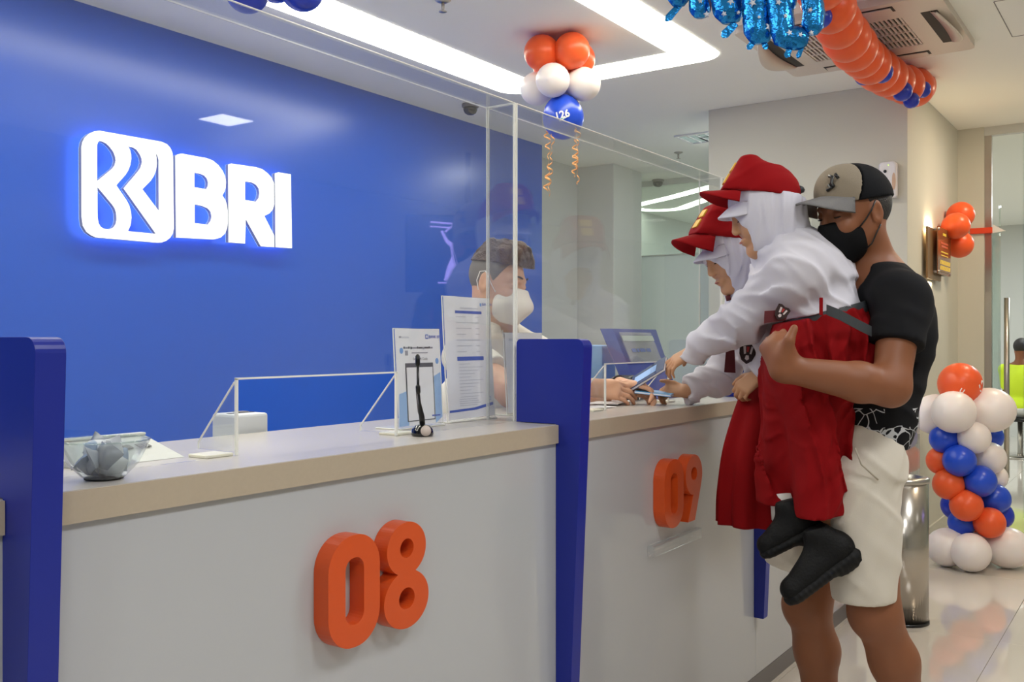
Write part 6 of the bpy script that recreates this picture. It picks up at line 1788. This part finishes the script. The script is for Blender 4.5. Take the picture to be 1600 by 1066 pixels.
    V = lathe('wrist_watch', [(0.030, -0.010), (0.034, -0.010), (0.034, 0.010), (0.030, 0.010)], w - d * 0.005, mat('watch_dark', (60, 54, 52), 0.3, metal=0.7), T, 28, axis=d)
    return T

# ------------------------------------------------------------------ someone in lime green beyond the entrance
def far_person():
    t_ = 10.2
    base = pt(1594, 700, t_); base.z = 0
    T = thing('person', 'seated person in a lime green shirt in the room beyond the glass entrance', 'person', base)
    f = dirv(0.8, 0, 0.6); l = ZV.cross(f)
    pel = Vector((base.x, base.y, 0.52)); ch = pel + ZV * 0.28 + f * 0.03; N = pel + ZV * 0.48 + f * 0.02
    H = HeadFrame(N + ZV * 0.15 + f * 0.03, f - ZV * 0.2, ZV, 1.0)
    kn = [pel + f * 0.42 + l * 0.1 * q - ZV * 0.02 for q in (-1, 1)]
    S = Field(*bbox_of([H(0.13, 0, 0.14), H(-0.12, 0, 0), pel + l * 0.3, pel - l * 0.3, kn[0] + f * 0.2, Vector((base.x, base.y, 0.0)), pel - f * 0.2], 0.08), 0.009)
    add_head(S, H); S.cap(H(-0.02, 0, -0.05), N, 0.055, 0.06, 0.03)
    S.ell(ch, (0.1, 0.16, 0.2), (f, l, ZV), 0.04); S.ell(pel, (0.12, 0.17, 0.1), (f, l, ZV), 0.04)
    hands = []
    for q in (-1, 1):
        sh = N + l * 0.17 * q - ZV * 0.06; el = sh - ZV * 0.26 + f * 0.05; wr = el + f * 0.24 + ZV * 0.03
        S.cap(N, sh, 0.05, 0.05, 0.03); S.cap(sh, el, 0.05, 0.04, 0.03); S.cap(el, wr, 0.04, 0.028, 0.02); add_hand(S, wr, f, ZV, 1.0, (0.3, 0.4, 0.3), q)
        S.cap(pel + l * 0.1 * q, kn[(q + 1) // 2], 0.085, 0.06, 0.03); an = kn[(q + 1) // 2].copy(); an.z = 0.06
        S.cap(kn[(q + 1) // 2], an, 0.058, 0.036, 0.03); S.cap(an - ZV * 0.02, an + f * 0.15 - ZV * 0.025, 0.034, 0.028, 0.02)
    field_obj('body', S, M_SKIN_M, T)
    S = Field(*bbox_of([N + l * 0.2, N - l * 0.2, pel + l * 0.2, pel - l * 0.2, pel + f * 0.1], 0.12), 0.009)
    S.ell(ch, (0.125, 0.185, 0.22), (f, l, ZV), 0.04); S.ell(pel + ZV * 0.03, (0.14, 0.18, 0.1), (f, l, ZV), 0.04)
    for q in (-1, 1):
        sh = N + l * 0.17 * q - ZV * 0.06; S.cap(N - ZV * 0.03, sh, 0.06, 0.065, 0.03); S.cap(sh, sh - ZV * 0.17 + f * 0.03, 0.066, 0.06, 0.02)
    S.keep(N + ZV * 0.0, ZV)
    field_obj('shirt', S, mat('lime_cloth', (206, 232, 40), 0.7), T)
    S = Field(*bbox_of([H(0.13, 0.1, 0.14), H(-0.13, -0.1, -0.08)], 0.05), 0.009)
    S.ell(H(-0.018, 0, 0.042), (0.103, 0.082, 0.09), H.fr(), 0.01); S.keep(H(0.05, 0, 0.04), H.f - H.u * 0.6)
    field_obj('hair', S, M_HAIR, T)
    S = Field(*bbox_of([pel + l * 0.25, pel - l * 0.25, kn[0], kn[1]], 0.12), 0.009)
    S.ell(pel, (0.14, 0.185, 0.1), (f, l, ZV), 0.04)
    for q in (0, 1): S.cap(pel + l * 0.1 * (2 * q - 1), kn[q], 0.1, 0.08, 0.03)
    field_obj('shorts', S, mat('pale_shorts', (214, 214, 210), 0.8), T)
    # stool
    st = thing('stool', 'round black stool under the person in lime green', 'stool', (base.x, base.y, 0))
    lathe('seat', [(0.0, 0.395), (0.19, 0.395), (0.2, 0.405), (0.2, 0.425), (0.19, 0.432), (0.0, 0.432)], (base.x, base.y, 0), M_BLACK, st, 28)
    lathe('column', [(0.03, 0.02), (0.025, 0.06), (0.025, 0.395)], (base.x, base.y, 0), M_STEEL, st, 16)
    lathe('foot', [(0.0, 0.001), (0.2, 0.001), (0.2, 0.012), (0.03, 0.025), (0.0, 0.025)], (base.x, base.y, 0), M_STEEL, st, 28)
man(); child_near(); child_far(); teller(); far_person()

# ------------------------------------------------------------------ the bank books being handed over
def book(label, a, b, wdir, w, m_cover, th=0.004):
    a, b = Vector(a), Vector(b)
    x = (b - a).normalized(); y = Vector(wdir); y = (y - x * y.dot(x)).normalized(); z = x.cross(y)
    c = (a + b) / 2; L = (b - a).length / 2
    t = thing('bank_book', label, 'bank book', c)
    obox('cover', c + z * th, x, y, z, (L, w, 0.0008), m_cover, t, 0.0004, 1)
    obox('pages', c, x, y, z, (L * 0.985, w * 0.97, th - 0.001), M_PAPER, t)
    obox('cover', c - z * th, x, y, z, (L, w, 0.0008), m_cover, t, 0.0004, 1)
    prism('cover_print', [[(-L * 0.8, -w * 0.5), (L * 0.5, -w * 0.5), (L * 0.5, w * 0.5), (-L * 0.8, w * 0.5)]], lambda p, q: c + z * (th + 0.0014) + x * p + y * q, -z, 0.0004, M_PMID, t)
    return t
book('dark blue bank book held between the nearer child and the teller', pt(988, 600, 3.0), pt(1040, 568, 2.92), dirv(0.25, 0.62, 0.75), 0.032, mat('book_navy', (46, 62, 100), 0.35))
book('light blue bank book held between the farther child and the teller', pt(996, 611, 3.0), pt(1052, 617, 2.96), dirv(0.2, 0.05, 1), 0.042, mat('book_blue', (84, 160, 214), 0.4), 0.003)
